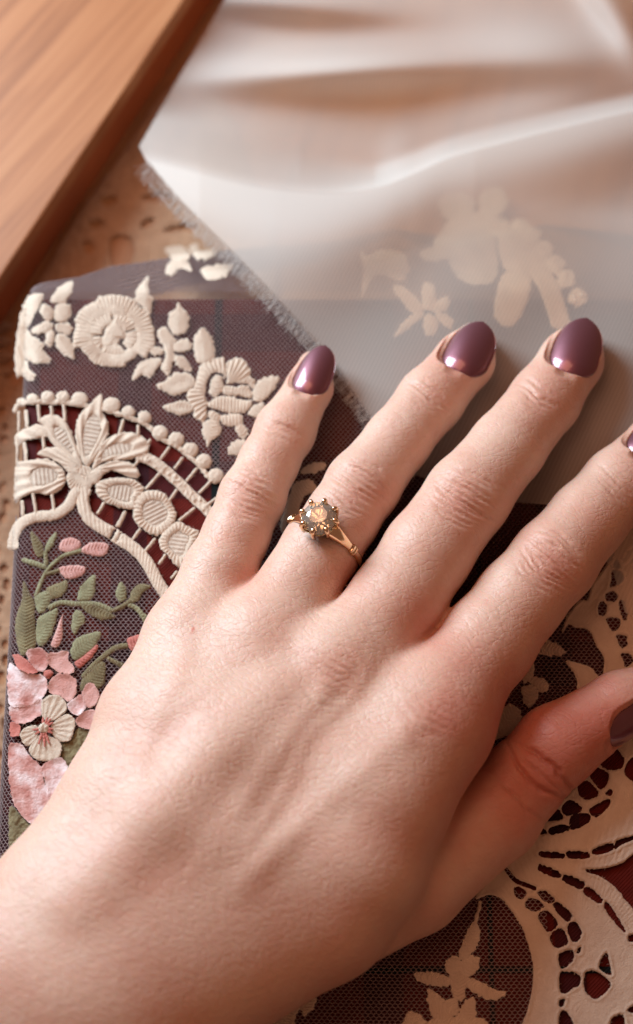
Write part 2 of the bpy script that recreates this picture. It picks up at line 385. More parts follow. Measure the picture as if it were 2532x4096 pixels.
# ------------------------------------------------------------------ lace runner lying on the table
def build_runner():
    o = empty('lace_runner'); tag(o, 'beige cutwork lace runner lying on the table behind and beside the tartan', 'lace runner')
    rg = random.Random(3); holes = []
    for k in range(34):
        y = 1650 + k * 62 + rg.uniform(-12, 12); x = 6 + 22 * math.sin(k * 1.3); a = rg.uniform(12, 20); b = rg.uniform(17, 28)
        holes.append([(x + a*math.cos(t), y + b*math.sin(t)) for t in np.linspace(0, 2*math.pi, 8, endpoint=False)])
    patch('lace_edge', [(-160, 1500), (-20, 1480), (60, 1560), (130, 1600), (130, 3700), (-160, 3700)], M_RUNNER, o, 0.5, 20, 'flat', holes, True, 8, flat_z(0.0008))
    hs = [[(560, 790), (640, 770), (700, 790), (640, 815)], [(440, 960), (500, 940), (540, 980), (520, 1060), (450, 1060)], [(640, 930), (700, 900), (780, 900), (790, 925), (700, 930)],
          [(360, 890), (400, 880), (410, 905), (370, 915)], [(560, 900), (600, 870), (620, 890), (580, 915)], [(400, 800), (440, 780), (470, 800), (430, 830)], [(330, 980), (360, 960), (380, 1000), (350, 1020)]]
    patch('lace_edge', [(190, 1250), (225, 1010), (470, 640), (700, 330), (900, 420), (1000, 700), (1100, 1000), (1000, 1330)], M_RUNNER, o, 0.6, 20, 'flat', hs, True, 9, flat_z(0.0009))
    for k in range(7):
        c = (-18 + 10 * (k % 2), 1250 + k * 60)
        patch('leaf', [(c[0]-60, c[1]), (c[0], c[1]-26), (c[0]+70, c[1]-8), (c[0], c[1]+22)], M_RUNNER, o, 0.5, 16, 'leaf', (), True, 8, flat_z(0.0008))
build_runner()

# ------------------------------------------------------------------ lace cloth: net and embroidery
lace = empty('lace_cloth'); tag(lace, 'white tulle lace with cream scallops, pink flowers and leaves spread over the tartan', 'lace')
SCAL = (C_([(120, 330), (200, 240), (420, 200), (690, 220), (980, 280), (1250, 380)]) + D([(680, 120), (830, 210), (980, 330), (1110, 470), (1190, 560), (1300, 700), (1100, 1100), (830, 1640), (720, 1690), (590, 1500), (460, 1300), (300, 1180), (130, 1060)])
        + C_([(900, 1300), (760, 1220), (730, 1100), (740, 990), (590, 990), (540, 1110), (400, 1170), (280, 1180), (150, 1250), (120, 1100)]))
RSOLID = I([(555, 600), (640, 575), (715, 600), (780, 680), (840, 770), (880, 880), (900, 960), (908, 1030), (900, 1150), (870, 1280), (835, 1420), (1000, 1430), (1700, 1430), (1700, -380), (1330, -320), (1210, -130), (1000, 80), (920, 190), (830, 290), (730, 370), (640, 470)])
USOLID = G([(880, 640), (1000, 485), (1070, 480), (1120, 330), (1180, 250), (1290, 90), (1330, 0), (1360, -140), (1650, -140), (1650, 1330), (1300, 1300), (1000, 1360), (975, 1250), (930, 1160), (865, 1065), (980, 1080), (1110, 1125), (1160, 1190), (1215, 1205), (1232, 1040), (1160, 920), (1110, 800), (1050, 755), (960, 745), (890, 712), (860, 770), (830, 800)])
def inpoly(px, py, poly):
    P = np.array(poly); ins = np.zeros(px.shape, bool); q = np.roll(P, -1, 0)
    for (ax, ay), (bx, by) in zip(P, q):
        c = (ay > py) != (by > py)
        ins ^= c & (px < ax + (py - ay) / (by - ay + 1e-12) * (bx - ax))
    return ins
def project(P):
    d = P - CAM; f = np.array([0, ST, -CT]); u = np.array([0, CT, ST]); z = d @ f
    return 1266 + d[:, 0] / z / HH * 4096, 2048 - (d @ u) / z / HH * 4096
def build_net():
    px, py, am, r = 1.22*MM, 0.72*MM, 0.19*MM, 0.112*MM
    u0 = EX - 32*MM; u1 = 0.088; v0 = -0.135; v1 = EY + 45*MM
    ni = int((u1 - u0) / (px / 2)); nj = int((v1 - v0) / py)
    ii, jj = np.meshgrid(np.arange(ni), np.arange(nj))
    u = u0 + ii * px / 2 + 0.04*MM * np.sin(jj * 1.7 + ii); v = v0 + jj * py + np.where((ii + jj) % 2 == 0, am, -am) + 0.5*MM * np.sin(ii * 0.021)
    th = (EX - u) / ER
    x = np.where(th <= 0, u, np.where(th < np.pi/2, EX - ER * np.sin(np.clip(th, 0, np.pi/2)), EX - ER))
    dx = np.where(th <= 0, 0, np.where(th < np.pi/2, -ER * (1 - np.cos(np.clip(th, 0, np.pi/2))), -(ER + (EX - u) - ER * np.pi / 2)))
    Lw = np.interp(x, _lx, _ly); s = np.clip(v - EY, 0, None); k = math.hypot(1, SLP); Ls = Lw * k
    y = np.where(v < EY, v, np.where(s < Ls, EY + s / k, EY + Lw + 0.12 * (s - Ls)))
    dy = np.where(s < Ls, -SLP * s / k, -SLP * Lw - 0.99 * (s - Ls))
    w = 0.25*MM * (np.sin(x * 95 + y * 41) + np.sin(y * 120 - x * 60 + 1.3))
    P = np.stack([x, y, ZC + dx + dy + w * (dx > -0.003)], -1).reshape(-1, 3)
    ok = P[:, 2] > 0.003
    sx, sy = project(P)
    palm = [(800, 2560), (1700, 2650), (1750, 3000), (1600, 3450), (1000, 3850), (250, 4090), (250, 3650), (560, 3050)]
    ok &= ~inpoly(sx, sy, SCAL) & ~inpoly(sx, sy, palm) & ~inpoly(sx, sy, I([(1000, 650), (1200, 500), (1700, 300), (1700, 1500), (1000, 1500)]))
    ok &= ~inpoly(sx, sy, H([(1000, 1100), (1380, 760), (1700, 700), (1700, 1700), (800, 1600), (800, 1300)]))
    id_ = (jj * ni + ii)
    z1 = np.stack([id_[:, :-1].ravel(), id_[:, 1:].ravel()], 1)
    lk = ((ii + jj) % 2 == 0)[:-1]; z2 = np.stack([id_[:-1][lk], id_[1:][lk]], 1)
    S = np.vstack([z1, z2]); S = S[ok[S[:, 0]] & ok[S[:, 1]]]
    a, b = P[S[:, 0]], P[S[:, 1]]; t = b - a; t /= np.linalg.norm(t, axis=1, keepdims=True) + 1e-12
    s1 = np.cross(t, [0.13, 0.2, 0.97]); s1 /= np.linalg.norm(s1, axis=1, keepdims=True) + 1e-12; s2 = np.cross(s1, t)
    vs = []
    for base in (a, b):
        for ang in (R(90), R(210), R(330)): vs.append(base + r * (s1 * math.cos(ang) + s2 * math.sin(ang)))
    V = np.stack(vs, 1).reshape(-1, 3); o = np.arange(len(S))[:, None] * 6
    Fq = np.concatenate([o + np.array([[k, (k+1) % 3, 3 + (k+1) % 3, 3 + k]]) for k in range(3)], 0)
    n = mesh('tulle_net', V, Fq, M_NET, lace); n['kind'] = 'stuff'
build_net()

def motif(name, pieces, m=M_CREAM, **kw):
    g = empty(name, lace)
    for pc in pieces:
        nm, out = pc[0], pc[1]; a = dict(kw); a.update(pc[2] if len(pc) > 2 else {})
        patch(nm, out, a.pop('m', m), g, **a)
    return g
def disc(c, r, ry=None, n=12, rot=0):
    ry = ry or r; return [(c[0] + r*math.cos(t)*math.cos(rot) - ry*math.sin(t)*math.sin(rot), c[1] + r*math.cos(t)*math.sin(rot) + ry*math.sin(t)*math.cos(rot)) for t in np.linspace(0, 2*math.pi, n, endpoint=False)]
def pt(f, p): return f([p])[0]

motif('embroidered_spray', [
    ('leaf', A([(375, 375), (240, 410), (195, 510), (165, 650), (240, 680), (300, 560), (350, 470)])),
    ('leaf', A([(165, 640), (240, 680), (280, 740), (360, 800), (385, 880), (440, 950), (350, 985), (250, 960), (190, 900), (150, 780)])),
    ('leaf', A([(150, 780), (210, 900), (260, 1030), (320, 1090), (260, 1130), (190, 1090), (140, 1100), (125, 950)]))])
motif('embroidered_sprig', [
    ('leaf', A([(630, 280), (560, 290), (470, 370), (440, 440), (480, 470), (560, 460), (600, 400), (630, 340)])),
    ('petal', A([(350, 520), (380, 475), (430, 480), (470, 530), (450, 610), (380, 600)])), ('petal', A([(480, 480), (560, 460), (612, 500), (600, 590), (540, 630), (470, 610)])),
    ('petal', A([(265, 710), (320, 650), (420, 620), (470, 650), (430, 700), (330, 735)])), ('petal', A([(480, 640), (600, 640), (630, 690), (590, 730), (490, 700)])),
    ('petal', A([(390, 800), (410, 720), (450, 690), (480, 740), (460, 810), (420, 835)])), ('leaf', A([(480, 740), (560, 735), (630, 810), (650, 940), (620, 950), (560, 910), (490, 850)]))])
def rose():
    g = empty('embroidered_rose', lace); c = pt(A, (985, 740))
    def arcp(a0, a1, r0, r1, sq=0.92):
        aa = np.linspace(R(a0), R(a1), 7)
        return [(c[0] + r1*math.cos(t)*1.02*(1 + 0.04*math.sin(t*7)), c[1] + r1*sq*math.sin(t)) for t in aa] + [(c[0] + r0*math.cos(t), c[1] + r0*sq*math.sin(t)) for t in aa[::-1]]
    for a0, a1, r0, r1 in ((-160, -108, 85, 168), (-112, -58, 85, 176), (-62, -8, 90, 162), (-10, 38, 90, 160), (34, 76, 80, 128), (70, 122, 80, 140), (118, 165, 82, 142), (160, 204, 82, 160)):
        patch('petal', arcp(a0, a1, r0, r1), M_CREAM, g, 0.75, 26, (c[0], c[1], 120), rag=4)
    for a0, a1, r0, r1 in ((-178, -96, 48, 100), (-92, -20, 44, 98), (-14, 44, 48, 92), (60, 128, 46, 88), (132, 176, 50, 88)):
        patch('petal', arcp(a0, a1, r0, r1), M_CREAM, g, 0.7, 18, (c[0], c[1], 66), rag=3)
    patch('petal', [(c[0] + x, c[1] + y) for x, y in ((-46, 50), (-44, 4), (-20, -40), (6, -62), (34, -30), (44, 10), (10, 14), (-14, 52))], M_CREAM, g, 0.8, 16, 'leaf')
    patch('petal', [(c[0] + x, c[1] + y) for x, y in ((-36, 10), (14, 6), (12, 58), (-40, 56))], M_CREAM, g, 0.5, 12, 'lin')
    patch('leaf', A([(1280, 235), (1220, 290), (1170, 370), (1180, 440), (1230, 500), (1300, 560), (1320, 420), (1290, 380), (1285, 300)]), M_CREAM, g)
rose()
motif('embroidered_sprig', [
    ('leaf', B([(455, 10), (440, 70), (390, 110), (370, 200), (400, 280), (450, 310), (520, 290), (555, 200), (540, 110), (490, 70)])),
    ('petal', B([(290, 260), (350, 240), (400, 290), (440, 370), (340, 390), (290, 330)])), ('petal', B([(330, 380), (420, 370), (412, 560), (380, 640), (320, 620), (320, 560), (350, 480)])),
    ('petal', B([(420, 390), (480, 340), (550, 340), (575, 390), (550, 440), (470, 460), (420, 440)])), ('petal', B([(205, 430), (250, 400), (310, 410), (345, 450), (280, 480), (230, 470)])),
    ('leaf', B([(60, 690), (110, 570), (180, 520), (260, 500), (320, 520), (280, 600), (210, 670), (150, 650), (90, 690)])), ('leaf', B([(430, 490), (490, 480), (540, 520), (580, 600), (520, 610), (450, 570)]))])
c2 = pt(B, (860, 800))
motif('embroidered_flower', [
    ('leaf', B([(665, 235), (625, 290), (595, 350), (600, 450), (620, 540), (690, 560), (770, 530), (770, 400), (735, 300)])),
    ('leaf', B([(270, 745), (350, 700), (420, 640), (510, 630), (590, 660), (610, 730), (520, 800), (430, 825), (350, 800)])),
    ('leaf', B([(330, 930), (400, 895), (480, 870), (560, 890), (600, 950), (500, 1000), (420, 980)])),
    ('petal', B([(615, 690), (640, 580), (700, 530), (780, 505), (850, 500), (880, 600), (870, 700), (850, 650), (800, 622), (740, 650), (700, 740), (690, 810), (600, 780)]), dict(st=(c2[0], c2[1], 90), bev=26)),
    ('petal', B([(885, 530), (980, 505), (1040, 530), (1075, 600), (1060, 680), (960, 710), (880, 720), (880, 620)]), dict(st=(c2[0], c2[1], 90))),
    ('petal', B([(540, 800), (640, 745), (690, 815), (710, 900), (705, 1000), (680, 1060), (600, 1020), (590, 950), (545, 880)]), dict(st=(c2[0], c2[1], 90))),
    ('petal', B([(735, 820), (735, 720), (770, 660), (810, 645), (850, 700), (855, 760), (800, 830)])),
    ('petal', B([(855, 745), (960, 750), (1040, 735), (1100, 790), (1090, 850), (980, 830), (860, 815)])),
    ('petal', B([(715, 910), (780, 845), (900, 835), (1010, 870), (1095, 870), (1080, 940), (1010, 980), (900, 980), (780, 950)]), dict(st='lin')),
    ('petal', B([(970, 715), (1060, 665), (1125, 695), (1112, 780), (1060, 730)])),
    ('leaf', B([(1105, 770), (1170, 690), (1280, 660), (1330, 690), (1240, 840), (1150, 890), (1105, 870)])), ('leaf', B([(1075, 950), (1130, 900), (1210, 900), (1170, 1010), (1080, 1010)])),
    ('petal', B([(825, 1005), (1000, 985), (1005, 1080), (880, 1092), (830, 1060)]), dict(st='lin')),
    ('petal', B([(720, 960), (790, 965), (825, 1000), (815, 1060), (740, 1035)])),
    ('leaf', B([(680, 1060), (740, 1030), (820, 1060), (830, 1140), (800, 1190), (740, 1230), (715, 1275), (690, 1210), (665, 1160)]))], h=0.65)
motif('embroidered_sprig', [('petal', B([(950, 1110), (990, 1065), (1050, 1110), (1060, 1170), (1010, 1200), (960, 1150)])), ('leaf', B([(890, 1310), (920, 1240), (1000, 1210), (1060, 1240), (980, 1340), (900, 1330)]))])
motif('embroidered_flower', [('petal', [(440 + 0, 0)] and [(663, 1000), (700, 985), (740, 995), (765, 1020), (740, 1050), (690, 1040)]), ('petal', [(755, 990), (790, 975), (800, 1005), (860, 1000), (855, 1030), (790, 1040)]), ('petal', [(665, 1070), (690, 1040), (750, 1050), (770, 1090), (720, 1075), (690, 1105), (660, 1100)]), ('petal', [(800, 1080), (850, 1065), (930, 1060), (900, 1110), (830, 1120)])], h=0.7)
motif('embroidered_flower', [('petal', [(1230, 1860), (1290, 1850), (1300, 1870), (1270, 1890), (1200, 1895)]), ('petal', [(1180, 1935), (1240, 1920), (1275, 1960), (1250, 1975), (1215, 1990), (1190, 2060), (1145, 2140), (1120, 2110), (1150, 2000)]), ('petal', [(1250, 2010), (1290, 1990), (1280, 2040), (1230, 2100), (1200, 2080)])])

# cut-work scallop
def scallop():
    beads = [pt(C_, p) + (r,) for p, r in (((190, 240), 20), ((285, 212), 25), ((415, 195), 28), ((545, 195), 28))] + [pt(C_, (690, 215)) + (34,), pt(C_, (965, 265)) + (36,)] + \
        [pt(C_, p) + (29,) for p in ((1108, 325), (1250, 370))] + [pt(D, p) + (33,) for p in ((605, 85), (770, 150), (912, 255), (1045, 370), (1170, 515))]
    for x, y, r in beads: patch('bead', disc((x, y), r, r * 0.93), M_CREAM, lace, 1.3, r * 0.9, (x, y, 26), step=4.5, rag=3, amp=0.15)
    cord = C_([(125, 330), (160, 255), (250, 235), (420, 235), (560, 240), (700, 260), (850, 290), (980, 320), (1120, 370), (1260, 430)]) + D([(640, 150), (760, 210), (890, 310), (1010, 420), (1110, 550)])
    patch('cord', strip(cord, 20), M_CREAM, lace, 0.7, 10, 'flat', smooth=False, step=4.5)
    c0 = pt(C_, (730, 830))
    pw = dict(h=0.75, bev=22)
    g = empty('fan_flower', lace)
    def petal(out, hole=None, **k):
        a = dict(h=0.85, bev=20, st=(c0[0], c0[1], 80), rag=4); a.update(k)
        patch('petal', out, M_CREAM, g, holes=[hole] if hole else (), **a)
        if hole is not None: patch('thread_filling', hole, M_THIN, g, h=0.22, bev=8, st='lin', amp=0.17, per=17, lift=0.05, rag=3)
    petal(C_([(870, 165), (790, 240), (700, 330), (660, 430), (655, 560), (690, 700), (740, 790), (800, 760), (870, 640), (940, 500), (930, 400), (885, 330), (888, 230)]), C_([(800, 340), (740, 420), (715, 540), (725, 660), (760, 700), (820, 610), (870, 500), (860, 400)]))
    petal(C_([(330, 390), (430, 345), (530, 370), (600, 450), (640, 560), (690, 700), (715, 810), (640, 780), (530, 660), (450, 590), (400, 520), (380, 450)]), C_([(470, 450), (550, 470), (600, 560), (640, 690), (560, 620), (480, 540)]))
    petal(C_([(135, 520), (250, 455), (340, 430), (430, 480), (400, 540), (250, 560), (160, 610), (132, 620)]))
    petal(C_([(330, 670), (420, 625), (540, 640), (620, 700), (720, 850), (620, 870), (540, 790), (430, 720), (350, 700)]))
    petal(C_([(140, 770), (250, 740), (400, 725), (520, 790), (570, 880), (540, 980), (420, 1040), (300, 1020), (200, 1060), (130, 1110), (125, 950)]), C_([(270, 850), (350, 800), (450, 815), (500, 870), (470, 920), (380, 955), (280, 950)]))
    petal(C_([(850, 640), (950, 535), (1100, 495), (1210, 525), (1290, 590), (1270, 680), (1160, 720), (1060, 740), (900, 750), (800, 820)]), C_([(900, 650), (980, 600), (1080, 590), (1140, 620), (1100, 670), (960, 700), (880, 730)]))
    petal(C_([(770, 850), (900, 765), (1050, 740), (1170, 790), (1210, 880), (1120, 885), (980, 830), (900, 860), (840, 940), (770, 930)]))
    petal(C_([(600, 830), (700, 780), (790, 810), (810, 900), (780, 990), (700, 1000), (600, 980), (580, 900)]), h=0.6)
    g2 = empty('oval_medallions', lace)
    def medal(out, k, **kw):
        O = np.array(out); c = O.mean(0); inner = (c + (O - c) * k).tolist()
        patch('ring', out, M_CREAM, g2, 0.85, 20, (c[0], c[1], 60), [inner], rag=4)
        patch('thread_filling', inner, M_THIN, g2, 0.2, 8, 'lin', lift=0.05, amp=0.17, per=16)
    medal(C_([(830, 940), (940, 895), (1100, 890), (1200, 930), (1245, 1000), (1180, 1080), (1180, 1160), (1080, 1160), (930, 1110), (845, 1040)]), 0.55)
    medal(D([(340, 790), (420, 680), (550, 665), (650, 690), (720, 800), (775, 900), (740, 1000), (640, 1085), (560, 1120), (430, 1050), (340, 960)]), 0.58)
    medal(D([(600, 1140), (700, 1020), (800, 975), (900, 1030), (1000, 1090), (930, 1250), (880, 1390), (790, 1440), (700, 1340), (610, 1240)]), 0.55)
    border = C_([(745, 985), (715, 1090), (760, 1225), (880, 1320), (1030, 1400)]) + D([(130, 1105), (300, 1215), (420, 1320), (510, 1450), (590, 1600), (690, 1740)])
    patch('border', strip(border, 50), M_CREAM, lace, 0.9, 24, (500, 3100, 900), smooth=False, rag=4, amp=0.10, per=14)
    border2 = C_([(680, 985), (640, 1040), (590, 1130), (500, 1200), (400, 1220), (290, 1235), (180, 1290), (125, 1390), (112, 1500)])
    patch('border', strip(border2, 44), M_CREAM, lace, 0.9, 22, 'leaf', smooth=False, rag=4, amp=0.10, per=14)
    lad = D([(380, 310), (500, 350), (620, 430), (770, 560), (900, 690), (1020, 800), (1120, 900)])
    patch('inner_band', strip(lad, 44), M_CREAM, lace, 0.6, 14, 'flat', smooth=False, rag=3)
    bars = [(D, a, b) for a, b in (((600, 490), (465, 645)), ((775, 655), (690, 775)), ((955, 840), (800, 965)), ((245, 885), (170, 1025)), ((400, 1065), (335, 1150)), ((555, 1150), (455, 1275)), ((660, 1310), (595, 1405)), ((775, 1480), (720, 1550)),
            ((700, 225), (615, 340)), ((835, 330), (755, 440)), ((975, 440), (875, 565)), ((1125, 560), (1000, 690)), ((1200, 720), (1080, 810)))]
    bars += [(C_, a, b) for a, b in (((330, 260), (342, 410)), ((440, 270), (450, 350)), ((550, 260), (562, 400)), ((228, 310), (235, 460)), ((165, 320), (165, 490)), ((370, 530), (382, 640)), ((215, 590), (228, 750)), ((152, 600), (152, 770)), ((1065, 390), (1030, 515)), ((1195, 440), (1190, 530)),
            ((285, 1025), (312, 1190)), ((448, 1035), (470, 1190)), ((195, 1090), (200, 1220)), ((900, 1105), (845, 1200)), ((1085, 1180), (1025, 1310)), ((1215, 1330), (1165, 1395)), ((1210, 725), (1150, 800)), ((1300, 560), (1270, 600)))]
    for f, a, b in bars: patch('bar', strip([pt(f, a), ((pt(f, a)[0]+pt(f, b)[0])/2+1, (pt(f, a)[1]+pt(f, b)[1])/2), pt(f, b)], 13), M_CREAM, lace, 0.75, 7, 'lin', smooth=False, step=4, rag=1.5, per=9)
scallop()

# coloured sprays
gm = dict(m=M_GREEN, h=0.6, bev=16, rag=3.5, amp=0.15)
om = dict(m=M_OLIVE, h=0.6, bev=16, rag=3.5, amp=0.15)
pm = dict(m=M_PINK, h=0.7, bev=16, rag=3)
def stem(path, w, m=gm): return ('stem', strip(path, w), dict(m, smooth=False, bev=8, st='lin'))
motif('leafy_spray', [
    ('leaf', E([(265, 160), (330, 220), (380, 330), (370, 390), (310, 370), (280, 280)]), om), ('leaf', E([(490, 165), (480, 240), (430, 330), (390, 340), (410, 250)]), gm),
    stem(E([(200, 410), (300, 445), (400, 475)]), 20), stem(E([(310, 720), (350, 620), (400, 510), (480, 430), (560, 370), (700, 330)]), 16), stem(E([(400, 450), (390, 340)]), 18),
    ('bud', E([(510, 290), (540, 240), (610, 220), (690, 250), (695, 300), (620, 345), (530, 340)]), pm), ('bud', E([(700, 330), (760, 270), (830, 255), (935, 275), (930, 340), (880, 385), (780, 370), (720, 350)]), pm),
    ('bud', E([(510, 480), (560, 465), (640, 455), (735, 475), (720, 540), (610, 580), (540, 550)]), pm), stem(E([(380, 540), (450, 520), (520, 500)]), 16, om),
    ('leaf', E([(400, 660), (460, 630), (580, 590), (575, 680), (500, 740), (430, 740)]), om), ('leaf', E([(670, 760), (690, 660), (730, 600), (820, 540), (825, 620), (810, 720), (760, 760)]), gm),
    stem(E([(420, 830), (520, 780), (640, 790), (760, 790), (860, 800), (970, 850)]), 20), ('leaf', E([(690, 800), (800, 790), (900, 840), (1000, 900), (870, 930), (770, 880)]), om),
    stem(E([(980, 850), (1080, 800), (1130, 760)]), 18, om), ('leaf', E([(1000, 690), (1045, 600), (1090, 660), (1090, 740), (1040, 780), (1010, 750)]), gm), ('leaf', E([(1120, 740), (1160, 650), (1220, 615), (1310, 640), (1240, 690), (1200, 760), (1140, 780)]), om),
    stem(E([(1110, 800), (1180, 830), (1240, 900)]), 18), ('leaf', E([(1200, 870), (1260, 880), (1275, 950), (1240, 950)]), gm), ('leaf', E([(620, 960), (640, 860), (700, 850), (740, 930), (690, 1000), (650, 1060), (620, 1020)]), gm),
    ('leaf', E([(205, 590), (250, 680), (300, 780), (300, 900), (310, 1150), (220, 1240), (165, 1200), (135, 1000), (150, 880), (190, 760)]), om), ('leaf', E([(300, 740), (360, 690), (420, 680), (440, 760), (390, 850), (330, 870)]), gm),
    ('leaf', E([(330, 920), (430, 860), (500, 830), (480, 960), (430, 1090), (350, 1160), (310, 1080)]), gm), ('bud', E([(570, 830), (540, 920), (540, 1080), (490, 1170), (440, 1150), (470, 1060), (510, 950)]), pm),
    ('leaf', E([(610, 1200), (650, 1100), (720, 1060), (870, 1030), (850, 1110), (800, 1180), (700, 1260), (640, 1280)]), gm), ('bud', E([(840, 1140), (830, 1210), (690, 1345), (640, 1300), (700, 1255), (790, 1180)]), dict(pm, m=M_ROSE)),
    ('bud', E([(1095, 1100), (1150, 1070), (1210, 1050), (1290, 1080), (1240, 1180), (1190, 1210), (1130, 1190)]), dict(pm, m=M_ROSE)),
    stem(E([(1100, 1150), (1000, 1170), (900, 1240), (800, 1330), (720, 1420)]), 22, om), stem(E([(930, 1260), (1010, 1300), (1110, 1340), (1200, 1330)]), 18, om),
    ('leaf', E([(900, 1290), (915, 1400), (880, 1512), (700, 1540), (720, 1420), (820, 1310)]), om), ('leaf', E([(1110, 1340), (1200, 1330), (1170, 1450), (1110, 1420)]), om)])
vm = dict(m=M_VELVET, h=0.9, bev=40, rag=4, amp=0.02, st='flat', cup=0.9)
motif('velvet_flower', [
    ('petal', F_([(120, 270), (200, 320), (300, 370), (440, 390), (490, 500), (460, 580), (400, 650), (300, 700), (130, 700), (115, 500)]), vm),
    ('petal', F_([(160, 190), (220, 190), (340, 300), (390, 370), (300, 380), (200, 320)]), dict(vm, m=M_ROSE, lift=0.6)), ('petal', F_([(270, 160), (340, 120), (430, 120), (500, 210), (470, 330), (380, 350), (300, 250)]), vm),
    ('petal', F_([(550, 160), (690, 150), (700, 240), (760, 310), (720, 380), (600, 360), (500, 290), (480, 190)]), dict(vm, m=M_PINK)), ('petal', F_([(520, 420), (620, 370), (760, 420), (770, 560), (700, 650), (600, 600), (500, 560)]), dict(vm, m=M_PINK)),
    ('button', F_([(450, 340), (500, 330), (545, 370), (500, 415), (450, 400)]), dict(vm, m=M_ROSE, h=1.2, bev=16, cup=0, lift=0.5)), ('petal', F_([(130, 690), (300, 680), (420, 620), (420, 780), (260, 880), (150, 850)]), vm),
    ('petal', F_([(130, 860), (210, 890), (210, 980), (140, 1010)]), dict(vm, m=M_ROSE))])
motif('velvet_flower', [
    ('petal', F_([(690, 670), (830, 580), (880, 690), (800, 800), (700, 740)]), vm), ('petal', F_([(1010, 600), (1100, 510), (1170, 570), (1150, 660), (1050, 800), (970, 740)]), vm),
    ('petal', F_([(830, 560), (900, 460), (980, 520), (1000, 640), (920, 720), (860, 680)]), dict(vm, m=M_PINK, lift=0.5)), ('petal', F_([(770, 850), (860, 750), (960, 740), (1010, 850), (930, 930), (820, 920)]), dict(vm, m=M_PINK, lift=0.4))])
motif('velvet_flower', [
    ('petal', F_([(105, 1110), (160, 1070), (240, 1100), (300, 1200), (420, 1310), (460, 1480), (520, 1650), (430, 1880), (330, 1900), (200, 1780), (130, 1600), (110, 1350)]), vm),
    ('petal', F_([(420, 1320), (520, 1240), (640, 1230), (690, 1320), (640, 1480), (570, 1600), (500, 1640), (450, 1440)]), dict(vm, lift=0.5))])
cc = pt(F_, (445, 930)); cm = dict(m=M_PETAL, h=1.0, bev=30, rag=2, amp=0.08, per=22, st=(cc[0], cc[1], 90), lift=0.7, cup=0.5)
motif('cream_flower', [
    ('petal', F_([(440, 830), (425, 660), (520, 590), (630, 610), (685, 720), (640, 790), (520, 860)]), cm), ('petal', F_([(540, 870), (680, 780), (760, 840), (750, 960), (700, 1060), (600, 1050), (520, 970)]), cm),
    ('petal', F_([(380, 1000), (520, 1010), (620, 1080), (610, 1220), (480, 1260), (350, 1230), (300, 1130)]), cm), ('petal', F_([(215, 960), (360, 890), (400, 960), (340, 1080), (250, 1090)]), cm)] +
    [('vein', strip([(cc[0] + 20*math.cos(a), cc[1] + 20*math.sin(a)), (cc[0] + ln*math.cos(a), cc[1] + ln*math.sin(a))], 13, 6), dict(m=M_ROSE, h=0.35, bev=6, smooth=False, lift=1.65, rag=2, st='lin')) for a, ln in ((-1.2, 48), (-0.9, 50), (-0.55, 46), (-1.6, 44), (0.5, 44), (1.2, 66), (1.5, 74), (1.85, 70), (3.0, 44), (2.5, 42), (0.1, 40))] +
    [('button', disc(cc, 21), dict(m=M_PETAL, h=1.3, bev=20, lift=1.6, st='flat'))])
motif('leafy_spray', [('leaf', F_([(620, 1060), (740, 1000), (780, 920), (980, 900), (900, 1000), (700, 1360), (620, 1240)]), dict(om, st='flat', amp=0.16)), ('leaf', F_([(100, 1720), (220, 1800), (330, 1910), (400, 1960), (250, 2200), (110, 2260)]), dict(om, st='flat', amp=0.16)),
    ('leaf', F_([(95, 2200), (220, 2120), (260, 2300), (90, 2420)]), dict(gm, st='flat'))])

